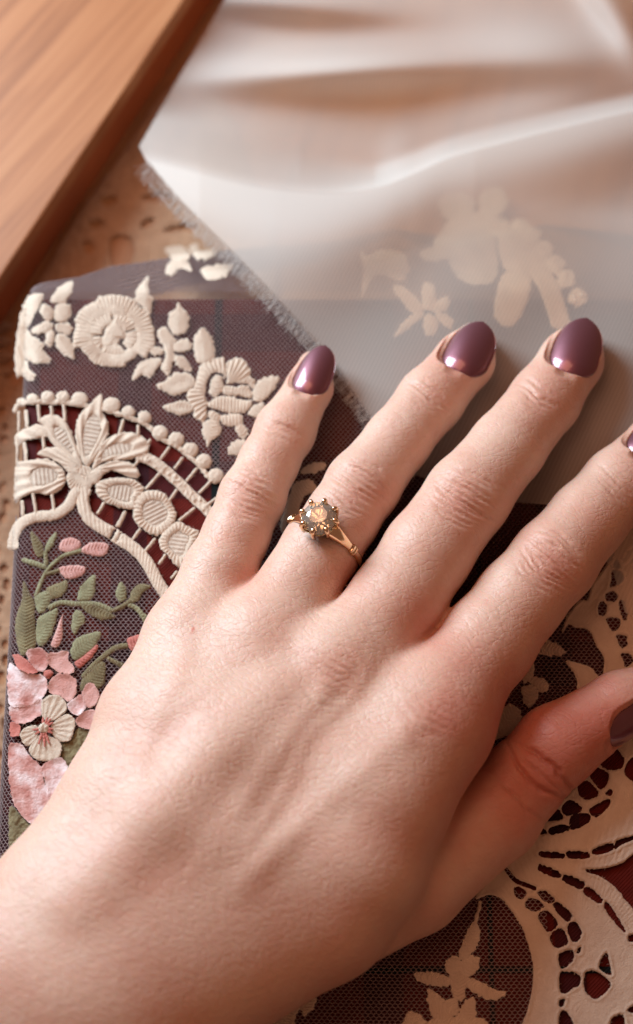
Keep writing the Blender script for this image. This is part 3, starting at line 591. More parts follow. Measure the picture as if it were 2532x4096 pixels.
# right-hand lace under and beside the thumb
RH = [I(q) for q in ([(720, 395), (760, 420), (800, 470), (850, 495), (920, 520), (905, 542), (840, 518), (785, 490)], [(790, 540), (820, 525), (865, 560), (840, 600), (800, 580)], [(870, 610), (915, 595), (970, 640), (925, 675), (870, 650)],
    [(935, 570), (975, 552), (1035, 600), (1000, 625)], [(1030, 640), (1060, 622), (1135, 690), (1120, 735), (1080, 710)], [(940, 700), (990, 670), (1055, 750), (1000, 795), (960, 750)], [(1010, 820), (1080, 780), (1115, 850), (1100, 880), (1040, 890)],
    [(1115, 770), (1160, 738), (1200, 810), (1150, 860)], [(1065, 935), (1140, 910), (1145, 970), (1080, 1020)], [(1165, 925), (1195, 885), (1192, 925)], [(940, 410), (960, 393), (1068, 440), (1055, 472), (950, 432)], [(1088, 470), (1110, 452), (1212, 500), (1195, 538), (1100, 498)],
    [(1213, 550), (1240, 528), (1322, 600), (1300, 624), (1225, 575)], [(1338, 640), (1360, 626), (1462, 785), (1440, 784), (1350, 675)], [(955, 312), (1082, 322), (1082, 354), (960, 344)], [(1115, 312), (1232, 318), (1242, 352), (1130, 354)], [(1273, 298), (1380, 262), (1387, 302), (1285, 334)],
    [(1403, 265), (1430, 240), (1540, 215), (1540, 230), (1440, 272), (1410, 297)], [(1215, 425), (1330, 420), (1450, 385), (1560, 320), (1560, 660), (1480, 620), (1420, 540), (1330, 470)], [(1352, 925), (1370, 1000), (1378, 1058), (1308, 1015)], [(1078, 1045), (1185, 1060), (1190, 1110), (1150, 1140), (1078, 1168)],
    [(1226, 1050), (1280, 1038), (1367, 1100), (1350, 1150), (1290, 1202), (1222, 1150)], [(1068, 1212), (1102, 1208), (1085, 1252), (1065, 1242)], [(1070, 1295), (1110, 1288), (1150, 1355), (1150, 1410), (1072, 1410)], [(1488, 820), (1540, 812), (1540, 850), (1490, 858)], [(1480, 1275), (1540, 1230), (1540, 1290)],
    [(1380, 1330), (1450, 1300), (1455, 1400), (1375, 1400)], [(1085, 40), (1130, 3), (1192, 40), (1190, 72), (1110, 92), (1085, 70)], [(1138, 100), (1230, 78), (1252, 120), (1200, 160), (1138, 178)], [(1248, 60), (1290, 30), (1362, -2), (1362, 40), (1290, 102)], [(1000, 112), (1050, 58), (1087, 110), (1000, 132)],
    [(1008, 170), (1100, 148), (1122, 185), (1018, 208)], [(922, 200), (960, 175), (992, 195), (960, 212)])] + [H(q) for q in ([(1178, 980), (1230, 943), (1292, 1000), (1290, 1037), (1210, 1052)], [(1250, 900), (1300, 868), (1362, 910), (1340, 980), (1300, 982)], [(1343, 1022), (1382, 990), (1382, 1032)], [(1322, 800), (1380, 738), (1452, 810), (1430, 872), (1330, 862)], [(1460, 880), (1490, 820), (1540, 805), (1540, 950), (1480, 920)])]
def widen(h, k=1.05):
    P = np.array(h); c = P.mean(0); return (c + (P - c) * k).tolist()
RH = [widen(h) for h in RH]
g = empty('cutwork_border', lace)
patch('cutwork', RSOLID, M_CREAM, g, 0.34, 9, (2280, 3900, 300), RH, True, 4.5, rag=4, amp=0.06, per=13, rim=0.28)
UH = [G(q) for q in ([(1336, 130), (1360, 108), (1382, 170), (1338, 178)], [(1308, 212), (1390, 218), (1408, 290), (1330, 350), (1288, 352), (1308, 280)], [(1248, 430), (1300, 398), (1362, 440), (1330, 497), (1260, 482)], [(1178, 540), (1220, 493), (1262, 540), (1240, 622), (1188, 617)], [(1378, 510), (1420, 478), (1452, 590), (1452, 662), (1408, 652)],
    [(1258, 658), (1382, 658), (1372, 740), (1320, 778), (1280, 720)], [(1358, 820), (1440, 828), (1452, 900), (1410, 943), (1368, 880)], [(1398, 1000), (1470, 998), (1508, 1060), (1440, 1122), (1420, 1060)], [(1448, 1178), (1540, 1220), (1540, 1272), (1450, 1272)])]
UH = [widen(h) for h in UH]
patch('cutwork', USOLID, M_CREAM, g, 0.34, 9, (2150, 2700, 300), UH, True, 4.5, rag=4, amp=0.06, per=13, rim=0.28)
motif('embroidered_flower', [
    ('leaf', G([(600, 990), (680, 880), (770, 890), (870, 975), (800, 1020), (700, 1010)])), ('petal', G([(470, 1230), (540, 1220), (640, 1230), (712, 1290), (690, 1350), (620, 1350), (560, 1300)])),
    ('petal', G([(440, 1330), (520, 1290), (590, 1320), (605, 1400), (530, 1512), (465, 1450)])), ('petal', G([(480, 1130), (560, 1080), (570, 1150), (540, 1230), (460, 1260)])), ('petal', G([(200, 1675), (300, 1480), (400, 1500), (440, 1570), (350, 1690)])), ('petal', G([(120, 1790), (200, 1680), (330, 1690), (300, 1780)])),
    ('petal', H([(640, 680), (700, 600), (780, 560), (840, 550), (790, 640), (700, 690)]))])
motif('embroidered_sprig', [
    ('stem', strip(I([(588, 610), (575, 680), (555, 750)]), 15), dict(smooth=False, bev=8)), ('leaf', I([(545, 735), (582, 770), (580, 860), (510, 960), (455, 960), (480, 860)])),
    ('petal', I([(372, 1000), (420, 938), (470, 960), (480, 1040), (400, 1060)])), ('petal', I([(470, 970), (560, 945), (585, 990), (540, 1060), (470, 1070)])), ('petal', I([(410, 1060), (500, 1060), (492, 1200), (440, 1212), (412, 1160)])),
    ('leaf', I([(180, 1050), (290, 1040), (370, 1060), (430, 1100), (380, 1130), (240, 1110)])), ('leaf', I([(490, 1075), (570, 1090), (680, 1150), (745, 1160), (690, 1212), (590, 1190), (500, 1130)]))])
motif('embroidered_flower', [
    ('petal', I([(268, 1145), (340, 1180), (370, 1210), (440, 1200), (455, 1300), (300, 1320)])), ('petal', I([(455, 1310), (490, 1220), (558, 1200), (552, 1310), (480, 1330)])), ('petal', I([(125, 1380), (150, 1278), (200, 1290), (290, 1380)])), ('petal', I([(300, 1320), (600, 1320), (620, 1420), (280, 1420)]))])
motif('embroidered_flower', [('petal', K([(40, 900), (150, 800), (220, 795), (180, 850), (170, 920)])), ('petal', K([(190, 790), (240, 765), (262, 795), (225, 850), (205, 840)]))])
# lace seen through the scarf
sm = dict(h=0.6, bev=18)
motif('embroidered_flower', [('petal', J(q), sm) for q in ([(330, 560), (380, 548), (480, 640), (470, 690), (420, 670)], [(478, 540), (530, 540), (545, 650), (480, 660)], [(520, 650), (590, 598), (612, 640), (560, 680)], [(540, 670), (620, 700), (622, 762), (560, 720)], [(490, 690), (550, 700), (540, 785), (490, 780)], [(490, 690), (340, 802), (370, 740), (430, 685)])])
motif('embroidered_flower', [('leaf', J([(172, 360), (205, 400), (280, 370), (400, 400), (390, 520), (300, 500), (240, 500), (180, 610), (190, 470)]), sm), ('petal', J([(465, 380), (600, 345), (580, 420), (500, 425)]), sm)])
motif('scallop_end', [('thread_filling', J([(610, 290), (700, 250), (820, 290), (850, 400), (830, 520), (720, 540), (650, 500), (600, 400)]), dict(m=M_THIN, h=0.3, bev=12)), ('leaf', J([(870, 210), (950, 300), (1000, 400), (1010, 500), (950, 500), (890, 470), (850, 380)]), sm), ('leaf', J([(560, 130), (660, 90), (740, 130), (700, 210), (600, 220)]), sm), ('leaf', J([(760, 100), (860, 60), (900, 140), (850, 200), (770, 190)]), sm), ('leaf', J([(880, 480), (1000, 500), (1000, 600), (930, 740), (850, 730), (830, 640)]), sm), ('band', strip(J([(560, 390), (640, 270), (740, 225), (850, 260), (960, 340), (1050, 470), (1110, 580), (1160, 740)]), 80), dict(sm, smooth=False))] + [('bead', disc(pt(J, p), 38), dict(h=1.0, bev=30, st='flat')) for p in ((960, 260), (1015, 305), (1075, 370), (1130, 440), (1185, 515), (1240, 605))])

def build_fuzz():
    P = np.concatenate([f[0] for f in FUZZ]); n = np.concatenate([f[1] for f in FUZZ]); a = RNG.random(len(P)) * 2 * np.pi
    h = np.stack([np.cos(a), np.sin(a), 0.2 + 0.7 * RNG.random(len(P))], 1); h /= np.linalg.norm(h, axis=1, keepdims=True)
    ln = (0.25 + 0.65 * RNG.random(len(P)) ** 2)[:, None] * MM; r = 0.022*MM
    s1 = np.cross(h, n); s1 /= np.linalg.norm(s1, axis=1, keepdims=True) + 1e-9; s2 = np.cross(s1, h)
    mid = P + h * ln * 0.5; tip = P + h * ln + n * (RNG.random(len(P)) - 0.8)[:, None] * ln * 0.5
    V = np.stack([P + s1*r, P - s1*r*0.5 + s2*r, P - s1*r*0.5 - s2*r, mid + s1*r, mid - s1*r*0.5 + s2*r, mid - s1*r*0.5 - s2*r, tip + s1*r*0.4, tip - s1*r*0.2 + s2*r*0.4, tip - s1*r*0.2 - s2*r*0.4], 1).reshape(-1, 3)
    o = np.arange(len(P))[:, None] * 9; F = np.concatenate([o + np.array([[b+k, b+(k+1) % 3, b+3+(k+1) % 3, b+3+k]]) for b in (0, 3) for k in range(3)], 0)
    f = mesh('loose_fibres', V, F, M_CREAM, lace); f['kind'] = 'stuff'; print('fibres', len(P))
build_fuzz()
# ------------------------------------------------------------------ sheer scarf
CH_EDGE = [(585, 645), (700, 785), (870, 955), (1005, 1090), (1155, 1250), (1323, 1440), (1474, 1658), (1665, 1900)]
_r = spline([(200, 585), (585, 640), (1000, 742), (1300, 775), (1500, 752), (1650, 697), (1800, 632), (2000, 577), (2200, 525), (2532, 445), (2900, 370)], False, 12); RX, RY = _r[:, 0], _r[:, 1]
def sag(y):
    t = np.clip((1220 - y) / 900, 0, 1); return t * t * (3 - 2 * t) * 17*MM
def chiffon_h(px, py):
    yr = np.interp(px, RX, RY)
    d = py - yr
    hr = np.interp(px, [585, 800, 1100, 1500, 1900, 2600], [3, 6, 8, 10, 12, 13]) * MM
    base = ZC + 1.4*MM - sag(py)
    near = base + hr * np.exp(-(np.clip(d, 0, None) / 270) ** 2) * 1.0 + 0.7*MM * np.sin(px / 130 + py / 210) * np.clip(d / 300, 0, 1)
    ridge = ZC + 1.4*MM - sag(yr) + hr
    gs = lambda cx, cy, sx, sy, rot: np.exp(-(((px-cx)*math.cos(rot)+(py-cy)*math.sin(rot))/sx)**2 - ((-(px-cx)*math.sin(rot)+(py-cy)*math.cos(rot))/sy)**2)
    low = 0.013 + 0.013 * gs(1400, 275, 560, 95, -0.05) + 0.010 * gs(2220, 230, 380, 150, 0.12) + 0.009 * gs(1150, 10, 520, 80, 0.1) + 0.009 * gs(2470, 60, 80, 260, -0.6) + 0.005 * gs(900, 600, 340, 110, 0.2) + 0.004 * gs(2100, 480, 420, 90, -0.2)
    soft = np.interp(px, [585, 1200, 1500, 2600], [150, 95, 44, 32])
    far = low + (ridge - low) * np.exp(-(np.clip(-d, 0, None) / soft) ** 2)
    return np.where(d >= 0, near, far)
def build_scarf():
    poly = [(985, -160), (897, 0), (715, 310), (556, 585)] + CH_EDGE + [(1850, 1985), (2061, 2010), (2190, 2018), (2350, 2150), (2450, 2280), (2500, 2450), (2720, 2600), (2720, -160)]
    Q, d, q = fill([np.array(poly, float)], 7)
    P = at(Q[:, 0], Q[:, 1], chiffon_h(Q[:, 0], Q[:, 1]))
    sc = mesh('sheer_scarf', P, q, M_CHIFFON)
    tag(sc, 'sheer white chiffon scarf with a frayed edge lying under the fingertips', 'scarf')
    px, py = Q[:, 0], Q[:, 1]; dd = py - np.interp(px, RX, RY)
    gs = lambda cx, cy, sx, sy, rot: np.exp(-(((px-cx)*math.cos(rot)+(py-cy)*math.sin(rot))/sx)**2 - ((-(px-cx)*math.sin(rot)+(py-cy)*math.cos(rot))/sy)**2)
    wd = np.interp(px, [585, 760, 1100, 1700, 2300, 2720], [120, 230, 250, 190, 150, 140])
    ga = np.clip((dd + 55) / 65, 0, 1) ** 2 * np.exp(-(np.clip(dd - 0.35*wd, 0, None) / (0.75*wd)) ** 2) * 0.9
    ga = ga + 0.75 * gs(1350, 275, 420, 55, -0.04) + 0.6 * gs(2200, 190, 330, 120, 0.1) + 0.4 * gs(1560, 620, 60, 110, 0.3) + 0.35 * gs(2350, 860, 300, 60, 0.1) + 0.3 * vnoise(px, py, 420, 4) - 0.1  # far patches: window light on the folds put in as denser cloth
    am = sc.data.attributes.new('gather_and_light', 'FLOAT', 'POINT'); am.data.foreach_set('value', np.clip(ga, 0, 1).astype(np.float32))
    V, Fq = [], []; rg = random.Random(5)
    E_ = spline(CH_EDGE, False, 30); T = np.gradient(E_, axis=0); T /= np.linalg.norm(T, axis=1, keepdims=True)
    Ln = np.concatenate([[0], np.cumsum(np.linalg.norm(np.diff(E_, axis=0), axis=1))])
    def thread(pts, r):
        pts = np.array(pts); hz = chiffon_h(pts[:, 0], pts[:, 1]) + np.linspace(0.2, rg.uniform(0.0, 1.6), len(pts)) * MM
        W_ = at(pts[:, 0], pts[:, 1], hz); b = len(V); t = W_[-1] - W_[0]; t /= np.linalg.norm(t)
        s = np.cross(t, [0, 0, 1]); s /= np.linalg.norm(s); u = np.cross(s, t)
        for w in W_:
            for a in (R(90), R(210), R(330)): V.append(w + r * (s * math.cos(a) + u * math.sin(a)))
        for i in range(len(pts) - 1):
            for k in range(3): Fq.append((b+3*i+k, b+3*i+(k+1) % 3, b+3*i+3+(k+1) % 3, b+3*i+3+k))
    n = 460
    for k in range(n):
        l = (k + rg.random()) / n * Ln[-1]; i = min(np.searchsorted(Ln, l), len(E_) - 1); p = E_[i]; t = T[i]; o = np.array([-t[1], t[0]])
        ang = rg.gauss(0.1, 0.28); dr = o * math.cos(ang) + t * math.sin(ang); ln = rg.uniform(42, 72) if l < 900 else rg.uniform(34, 60); cv = rg.uniform(-7, 7)
        thread([p - dr * 10, p + dr * ln * 0.5 + t * cv, p + dr * ln + t * cv * 0.3], 0.045*MM if k % 3 else 0.07*MM)
    for k in range(8):
        off = 4 + k * 6; a = rg.randint(0, 40); b = len(E_) - rg.randint(1, 60)
        thread([E_[i] + np.array([-T[i][1], T[i][0]]) * (off + rg.uniform(-2, 2)) for i in range(a, b, 4)], 0.05*MM)
    f = mesh('fringe', np.array(V), np.array(Fq), M_FRINGE, sc); f['kind'] = 'stuff'
build_scarf()

# ------------------------------------------------------------------ hand
def J3(px, py, zmm, rs):
    p = at(px, py, ZC + zmm*MM); return (p, rs * unit(p))
FINGERS = {
 'pinky': [(1256, 1468, 4.6, 66), (1238, 1550, 5.4, 90), (1140, 1725, 7.2, 118), (1075, 1850, 9, 116), (1008, 1990, 11, 130), (945, 2140, 11.5, 130), (880, 2290, 12, 146), (750, 2550, 13.5, 160)],
 'ring': [(1898, 1372, 5.4, 82), (1858, 1445, 6, 116), (1722, 1600, 7.4, 131), (1590, 1765, 10.5, 130), (1450, 1945, 13, 147), (1370, 2070, 13.5, 145), (1285, 2195, 14, 155), (1050, 2580, 17, 180)],
 'middle': [(2322, 1372, 5.8, 88), (2285, 1445, 6.4, 124), (2180, 1600, 7.9, 140), (2030, 1790, 12, 150), (1872, 1985, 15, 170), (1710, 2210, 15.5, 178), (1590, 2400, 16, 188), (1350, 2700, 19.5, 195)],
 'index': [(2720, 1700, 5.6, 90), (2640, 1775, 6.5, 125), (2480, 1940, 8.5, 150), (2350, 2080, 11, 155), (2215, 2245, 14, 172), (2080, 2400, 14.5, 175), (1950, 2570, 15, 190), (1745, 2840, 19.5, 200)],
 'thumb': [(2660, 2735, 4.5, 100), (2480, 2818, 6, 130), (2225, 2985, 6, 165), (2100, 3115, 5.5, 165), (1980, 3260, 5.5, 182), (1650, 3530, 7, 205), (1290, 3722, 10, 208)],
}
FJ = {k: [J3(*j) for j in v] for k, v in FINGERS.items()}
PALM = [[(750, 2560, 14.5, 150), (600, 2870, 16, 185), (480, 3200, 18, 212), (220, 3600, 20, 240), (-250, 4150, 21, 300)],
        [(1050, 2580, 17, 180), (840, 2920, 20.5, 200), (640, 3280, 22, 215), (150, 3950, 22, 260)],
        [(1350, 2700, 19.5, 195), (1080, 3020, 21.8, 205), (820, 3380, 22.8, 225), (300, 3950, 22, 270)],
        [(1745, 2840, 19.5, 205), (1400, 3160, 21, 212), (1060, 3480, 20.5, 225), (450, 4000, 20, 270)],
        [(1710, 2960, 21, 185), (1560, 3230, 22, 205), (1440, 3470, 20.5, 240), (1290, 3640, 16, 262), (517, 4090, 17, 290), (-300, 4560, 18, 310)]]
TENDON = [[(330, 3640, 31.2, 115), (620, 3310, 31.7, 115), (860, 3050, 29.6, 108), (1090, 2820, 26.4, 90)]]
PJ = [[J3(*j) for j in c] for c in PALM]; TJ = [[J3(*j) for j in c] for c in TENDON]
KNUCK = [J3(1340, 2690, 21.4, 140), J3(1742, 2825, 21.2, 145), J3(1040, 2585, 18.4, 120)]

def rcone(P, a, b, r1, r2):
    ba = (b - a).astype(np.float32); l2 = float(ba @ ba); rr = r1 - r2; a2 = l2 - rr*rr; il2 = 1 / l2
    pa = P - a.astype(np.float32); y = pa @ ba; z = y - l2
    x = pa * l2 - y[:, None] * ba; x2 = (x * x).sum(1); y2 = y*y*l2; z2 = z*z*l2
    k = np.sign(rr) * rr*rr * x2
    out = (np.sqrt(x2 * a2 * il2) + y * rr) * il2 - r1
    m1 = np.sign(z) * a2 * z2 > k; m2 = np.sign(y) * a2 * y2 < k
    out = np.where(m2, np.sqrt(x2 + y2) * il2 - r1, out); out = np.where(m1, np.sqrt(x2 + z2) * il2 - r2, out)
    return out
def smin(a, b, k):
    h = np.clip(0.5 + 0.5 * (b - a) / k, 0, 1); return b * (1 - h) + a * h - k * h * (1 - h)
def chain(P, js, k=2.0*MM):
    d = None
    for (a, r1), (b, r2) in zip(js[:-1], js[1:]):
        c = rcone(P, np.asarray(a), np.asarray(b), r1, r2); d = c if d is None else smin(d, c, k)
    return d
def hand_sdf(P):
    P = P.astype(np.float32)
    palm = None
    for c in PJ: e = chain(P, c, 4*MM); palm = e if palm is None else smin(palm, e, 12*MM)
    for c in TJ: palm = smin(palm, chain(P, c, 3*MM), 6*MM)
    for p, r in KNUCK: palm = smin(palm, np.linalg.norm(P - np.asarray(p, np.float32), axis=1) - r, 5*MM)
    d = None
    for nm, js in FJ.items():
        f = smin(palm, chain(P, js), 2.2*MM if nm == 'thumb' else 7*MM); d = f if d is None else smin(d, f, 1.4*MM) if nm != 'thumb' else smin(d, f, 1.2*MM)
    fl = (ZC + 0.5*MM) - P[:, 2]
    return -smin(-d, -fl, 3*MM)
def surface_nets(f, lo, hi, h):
    n = [int(round((b - a) / h)) + 1 for a, b in zip(lo, hi)]
    ax = [np.float32(a) + np.arange(k, dtype=np.float32) * np.float32(h) for a, k in zip(lo, n)]
    # coarse pass first, fine values only near the skin
    hc = h * 4; nc = [int(math.ceil((k - 1) / 4)) + 1 for k in n]
    cx = [np.float32(a) + np.arange(k, dtype=np.float32) * np.float32(hc) for a, k in zip(lo, nc)]
    Pc = np.stack(np.meshgrid(*cx, indexing='ij'), -1).reshape(-1, 3); Fc = f(Pc).reshape(nc)
    Fv = np.repeat(np.repeat(np.repeat(Fc, 4, 0), 4, 1), 4, 2)[2:, 2:, 2:]
    pad = [max(0, a - b) for a, b in zip(n, Fv.shape)]
    Fv = np.pad(Fv, [(0, q) for q in pad], mode='edge')[:n[0], :n[1], :n[2]].copy()
    near = np.argwhere(np.abs(Fv) < hc * 2.2)
    P = np.stack([ax[i][near[:, i]] for i in range(3)], 1); vals = np.concatenate([f(P[k:k+400000]) for k in range(0, len(P), 400000)])
    Fv[near[:, 0], near[:, 1], near[:, 2]] = vals
    ins = Fv < 0
    cn = tuple(k - 1 for k in n); s = np.zeros(cn, np.int8)
    for dx in (0, 1):
        for dy in (0, 1):
            for dz in (0, 1): s += ins[dx:dx+cn[0], dy:dy+cn[1], dz:dz+cn[2]]
    act = np.argwhere((s > 0) & (s < 8)); idx = np.full(cn, -1, np.int64); idx[act[:, 0], act[:, 1], act[:, 2]] = np.arange(len(act))
    acc = np.zeros((len(act), 3)); cnt = np.zeros(len(act))
    cor = [(0,0,0),(1,0,0),(0,1,0),(1,1,0),(0,0,1),(1,0,1),(0,1,1),(1,1,1)]
    for i in range(8):
        for j in range(i + 1, 8):
            A_, B_ = np.array(cor[i]), np.array(cor[j])
            if abs(A_ - B_).sum() != 1: continue
            fa = Fv[tuple((act + A_).T)]; fb = Fv[tuple((act + B_).T)]; c = (fa < 0) != (fb < 0)
            t = np.where(c, fa / (fa - fb + 1e-20), 0); acc[c] += (A_ + t[:, None] * (B_ - A_))[c]; cnt[c] += 1
    V = np.array(lo) + (act + acc / cnt[:, None]) * h
    faces = []
    for a in range(3):
        b, c = (a + 1) % 3, (a + 2) % 3
        sl0 = [slice(None)] * 3; sl1 = [slice(None)] * 3; sl0[a] = slice(0, -1); sl1[a] = slice(1, None)
        ch = ins[tuple(sl0)] != ins[tuple(sl1)]; e = np.argwhere(ch)
        ok = (e[:, b] > 0) & (e[:, c] > 0) & (e[:, b] < n[b] - 1) & (e[:, c] < n[c] - 1); e = e[ok]
        def at_(db, dc):
            q = e.copy(); q[:, b] += db; q[:, c] += dc; return idx[q[:, 0], q[:, 1], q[:, 2]]
        qd = np.stack([at_(-1, -1), at_(0, -1), at_(0, 0), at_(-1, 0)], 1)
        flip = ~ins[tuple(e.T)]; qd[flip] = qd[flip][:, ::-1]; faces.append(qd)
    Fq = np.vstack(faces); return V, Fq[(Fq >= 0).all(1)]
def subdivide(V, Fq):
    n = len(V); e = np.concatenate([Fq[:, [k, (k+1) % 4]] for k in range(4)]); es = np.sort(e, 1)
    u, inv = np.unique(es, axis=0, return_inverse=True); inv = inv.ravel(); m = len(Fq)
    E_ = V[u].mean(1); Cc = V[Fq].mean(1); ei = [n + inv[k*m:(k+1)*m] for k in range(4)]; ci = n + len(u) + np.arange(m)
    Q = np.concatenate([np.stack([Fq[:, k], ei[k], ci, ei[(k-1) % 4]], 1) for k in range(4)])
    return np.vstack([V, E_, Cc]), Q
def sdf_grad(P):
    e = 0.25*MM; g = np.zeros_like(P)
    for k in range(3):
        d = np.zeros(3); d[k] = e; g[:, k] = (hand_sdf(P + d) - hand_sdf(P - d)) / (2*e)
    return g / (np.linalg.norm(g, axis=1, keepdims=True) + 1e-9)
def wrinkles(V, Nn):
    """Depth of the creases over each joint, and how red the skin is: flush, plus warm light painted on the thumb."""
    dep = np.zeros(len(V)); fl = np.zeros(len(V)); rg = np.random.default_rng(11)
    sx, sy = project(V)
    def joint(cx, cy, dx, dy, wid, arcs, win, top=0.2, flush_and_glow=0.5, fr=150, edge=1.0):
        l = math.hypot(dx, dy); dx, dy = dx / l, dy / l
        a = (sx - cx) * dx + (sy - cy) * dy; b = -(sx - cx) * dy + (sy - cy) * dx
        face = np.clip((Nn[:, 2] - top) * 3, 0, 1)
        nz = (vnoise(sx, sy, 60, 3) - 0.5) * 14 + (vnoise(sx, sy, 22, 8) - 0.5) * 5
        for a0, curv, dp, w, bw, bo in arcs:
            x = a + nz - a0 - curv * ((b - bo) / 100) ** 2
            dep[:] += dp * np.exp(-(x / w) ** 2) * np.exp(-np.abs((b - bo) / bw) ** 3) * face
        fl[:] += 0.75 * flush_and_glow * np.exp(-((a / fr) ** 2 + (b / (fr * 0.9)) ** 2)) * face
    def arcs(n, span, c0, dp, bw, w=7.5):
        o = []
        for k in range(n):
            t = k / (n - 1) * 2 - 1
            o.append((t * span + rg.uniform(-6, 6), -c0 * t + rg.uniform(-4, 4), dp * rg.uniform(0.6, 1.2) * (1 - 0.45 * abs(t)), w * rg.uniform(0.8, 1.3), bw * (1 - 0.3 * abs(t)) * rg.uniform(0.75, 1.05), rg.uniform(-12, 12)))
        return o
    joint(1000, 1985, -440, 877, 130, arcs(9, 90, 16, 0.26, 100), 0, flush_and_glow=0.42, fr=120)
    joint(1432, 1945, -565, 825, 145, arcs(10, 105, 18, 0.34, 115), 0, flush_and_glow=0.45, fr=140)
    joint(1862, 1998, -542, 840, 165, arcs(10, 115, 22, 0.36, 130), 0, flush_and_glow=0.5, fr=160)
    joint(2205, 2250, -640, 770, 165, arcs(10, 115, 22, 0.36, 130), 0, flush_and_glow=0.55, fr=160)
    joint(1130, 1722, -440, 877, 120, arcs(4, 26, 5, 0.20, 85), 0, flush_and_glow=0.22, fr=110)
    joint(1712, 1590, -565, 825, 130, arcs(5, 34, 6, 0.22, 95), 0, flush_and_glow=0.25, fr=120)
    joint(2150, 1590, -542, 840, 140, arcs(5, 36, 6, 0.24, 100), 0, flush_and_glow=0.3, fr=130)
    joint(2480, 1940, -640, 770, 140, arcs(5, 36, 6, 0.22, 100), 0, flush_and_glow=0.3, fr=130)
    joint(1335, 2690, -560, 828, 190, arcs(9, 140, 34, 0.12, 110, 9), 0, flush_and_glow=0.38, fr=150)
    joint(1745, 2830, -600, 800, 190, arcs(9, 130, 34, 0.12, 100, 9), 0, flush_and_glow=0.35, fr=150)
    joint(2180, 3090, -640, 700, 165, [(-40, 10, 0.55, 9, 150, 0), (60, -14, 0.5, 9, 150, 20), (10, 6, 0.25, 7, 110, 0), (150, 0, 0.3, 8, 120, 0)], 0, top=-0.2, flush_and_glow=0.6, fr=330)  # wide thumb redness partly paints the warm light thrown up by the lace
    for cx, cy, r, s in ((1250, 1520, 130, 0.25), (1850, 1450, 150, 0.28), (2290, 1440, 160, 0.3), (2640, 1760, 160, 0.3), (2000, 2700, 260, 0.25), (2430, 2850, 240, 0.5), (2100, 3080, 420, 0.35), (1700, 2480, 130, 0.4), (1010, 2310, 100, 0.3), (1390, 2310, 100, 0.35)):  # thumb spots add warm light as redness, the rest is flush
        fl[:] += s * np.exp(-(((sx - cx) ** 2 + (sy - cy) ** 2) / r ** 2))
    # fine lines over the finger roots and the back of the hand
    for cx, cy, dx, dy, w, le in ((860, 2330, -440, 877, 190, 190), (1270, 2330, -565, 825, 200, 220), (1600, 2420, -542, 840, 220, 220), (1960, 2560, -640, 770, 210, 200), (900, 2700, -500, 860, 420, 330), (1400, 3050, -300, 950, 420, 420), (800, 3400, -650, 750, 600, 420)):
        l = math.hypot(dx, dy); dx, dy = dx / l, dy / l
        a = (sx - cx) * dx + (sy - cy) * dy; b = -(sx - cx) * dy + (sy - cy) * dx
        ph = a + (vnoise(sx, sy, 70, 21) - 0.5) * 60 + 10 * np.sin(b / 40)
        dep[:] += 0.045 * np.clip(np.sin(ph * 2 * np.pi / 24), 0, 1) ** 2 * np.exp(-(a / le) ** 4 - (b / w) ** 4) * vnoise(sx, sy, 55, 31)
    up = np.clip((Nn[:, 2] - 0.3) * 3, 0, 1)
    for path, hgt, sg in (([(1745, 2830), (1480, 3050), (1150, 3350), (900, 3620)], 0.42, 60), ([(1340, 2700), (1150, 2950), (920, 3280)], 0.40, 55), ([(760, 2540), (640, 2850), (520, 3150)], 0.35, 55), ([(1500, 2600), (1430, 2760), (1240, 2950), (1130, 3180), (930, 3450)], 0.16, 30)):
        l_ = spline(path, False, 8); best = np.full(len(sx), 1e9); tt = np.zeros(len(sx))
        for i in range(len(l_) - 1):
            e = l_[i+1] - l_[i]; t = np.clip(((sx - l_[i, 0]) * e[0] + (sy - l_[i, 1]) * e[1]) / (e @ e), 0, 1)
            q = (sx - l_[i, 0] - t * e[0]) ** 2 + (sy - l_[i, 1] - t * e[1]) ** 2; k = q < best; best[k] = q[k]; tt[k] = ((i + t) / (len(l_) - 1))[k]
        dep -= hgt / 1.7 * np.exp(-best / sg ** 2) * up * np.clip(np.sin(np.pi * np.clip(tt, 0, 1)) * 1.8, 0, 1) * (0.5 + 0.7 * vnoise(sx, sy, 190, 41))
    fl += 1.3 * np.exp(-((sx - 772 + (sy - 2518) * 0.4) / 6) ** 2 - ((sy - 2518) / 14) ** 2) * (Nn[:, 2] > 0.2)
    return dep, np.clip(fl, 0, 1)
NAILS = [((1214, 1574), (1300, 1372), 152, R(-8), 11.2, 9.9, 88), ((1830, 1486), (1934, 1276), 194, R(-6), 13.6, 11.7, 114),
         ((2274, 1494), (2350, 1260), 200, R(-4), 14.4, 12.3, 120), ((2565, 1840), (2705, 1640), 206, R(-4), 14.6, 12.5, 122), ((2440, 2972), (2690, 2810), 190, R(58), 9.6, 8.5, 126)]
def nail_frame(base, tip, width, roll, zb, zt, rf):
    b = at(*base, ZC + zb*MM); t = at(*tip, ZC + zt*MM); d = t - b; Ln = np.linalg.norm(d); d /= Ln
    n = np.array([0, 0, 1.0]); n -= d * (n @ d); n /= np.linalg.norm(n); s = np.cross(d, n)
    n, s = n * math.cos(roll) + s * math.sin(roll), s * math.cos(roll) - n * math.sin(roll)
    Wd = width * unit(b) / 2; Rn = rf * unit(b) * 1.12; return b, d, n, s, Ln, Wd, Rn, math.asin(min(0.93, Wd / Rn))
BEND = 0.10
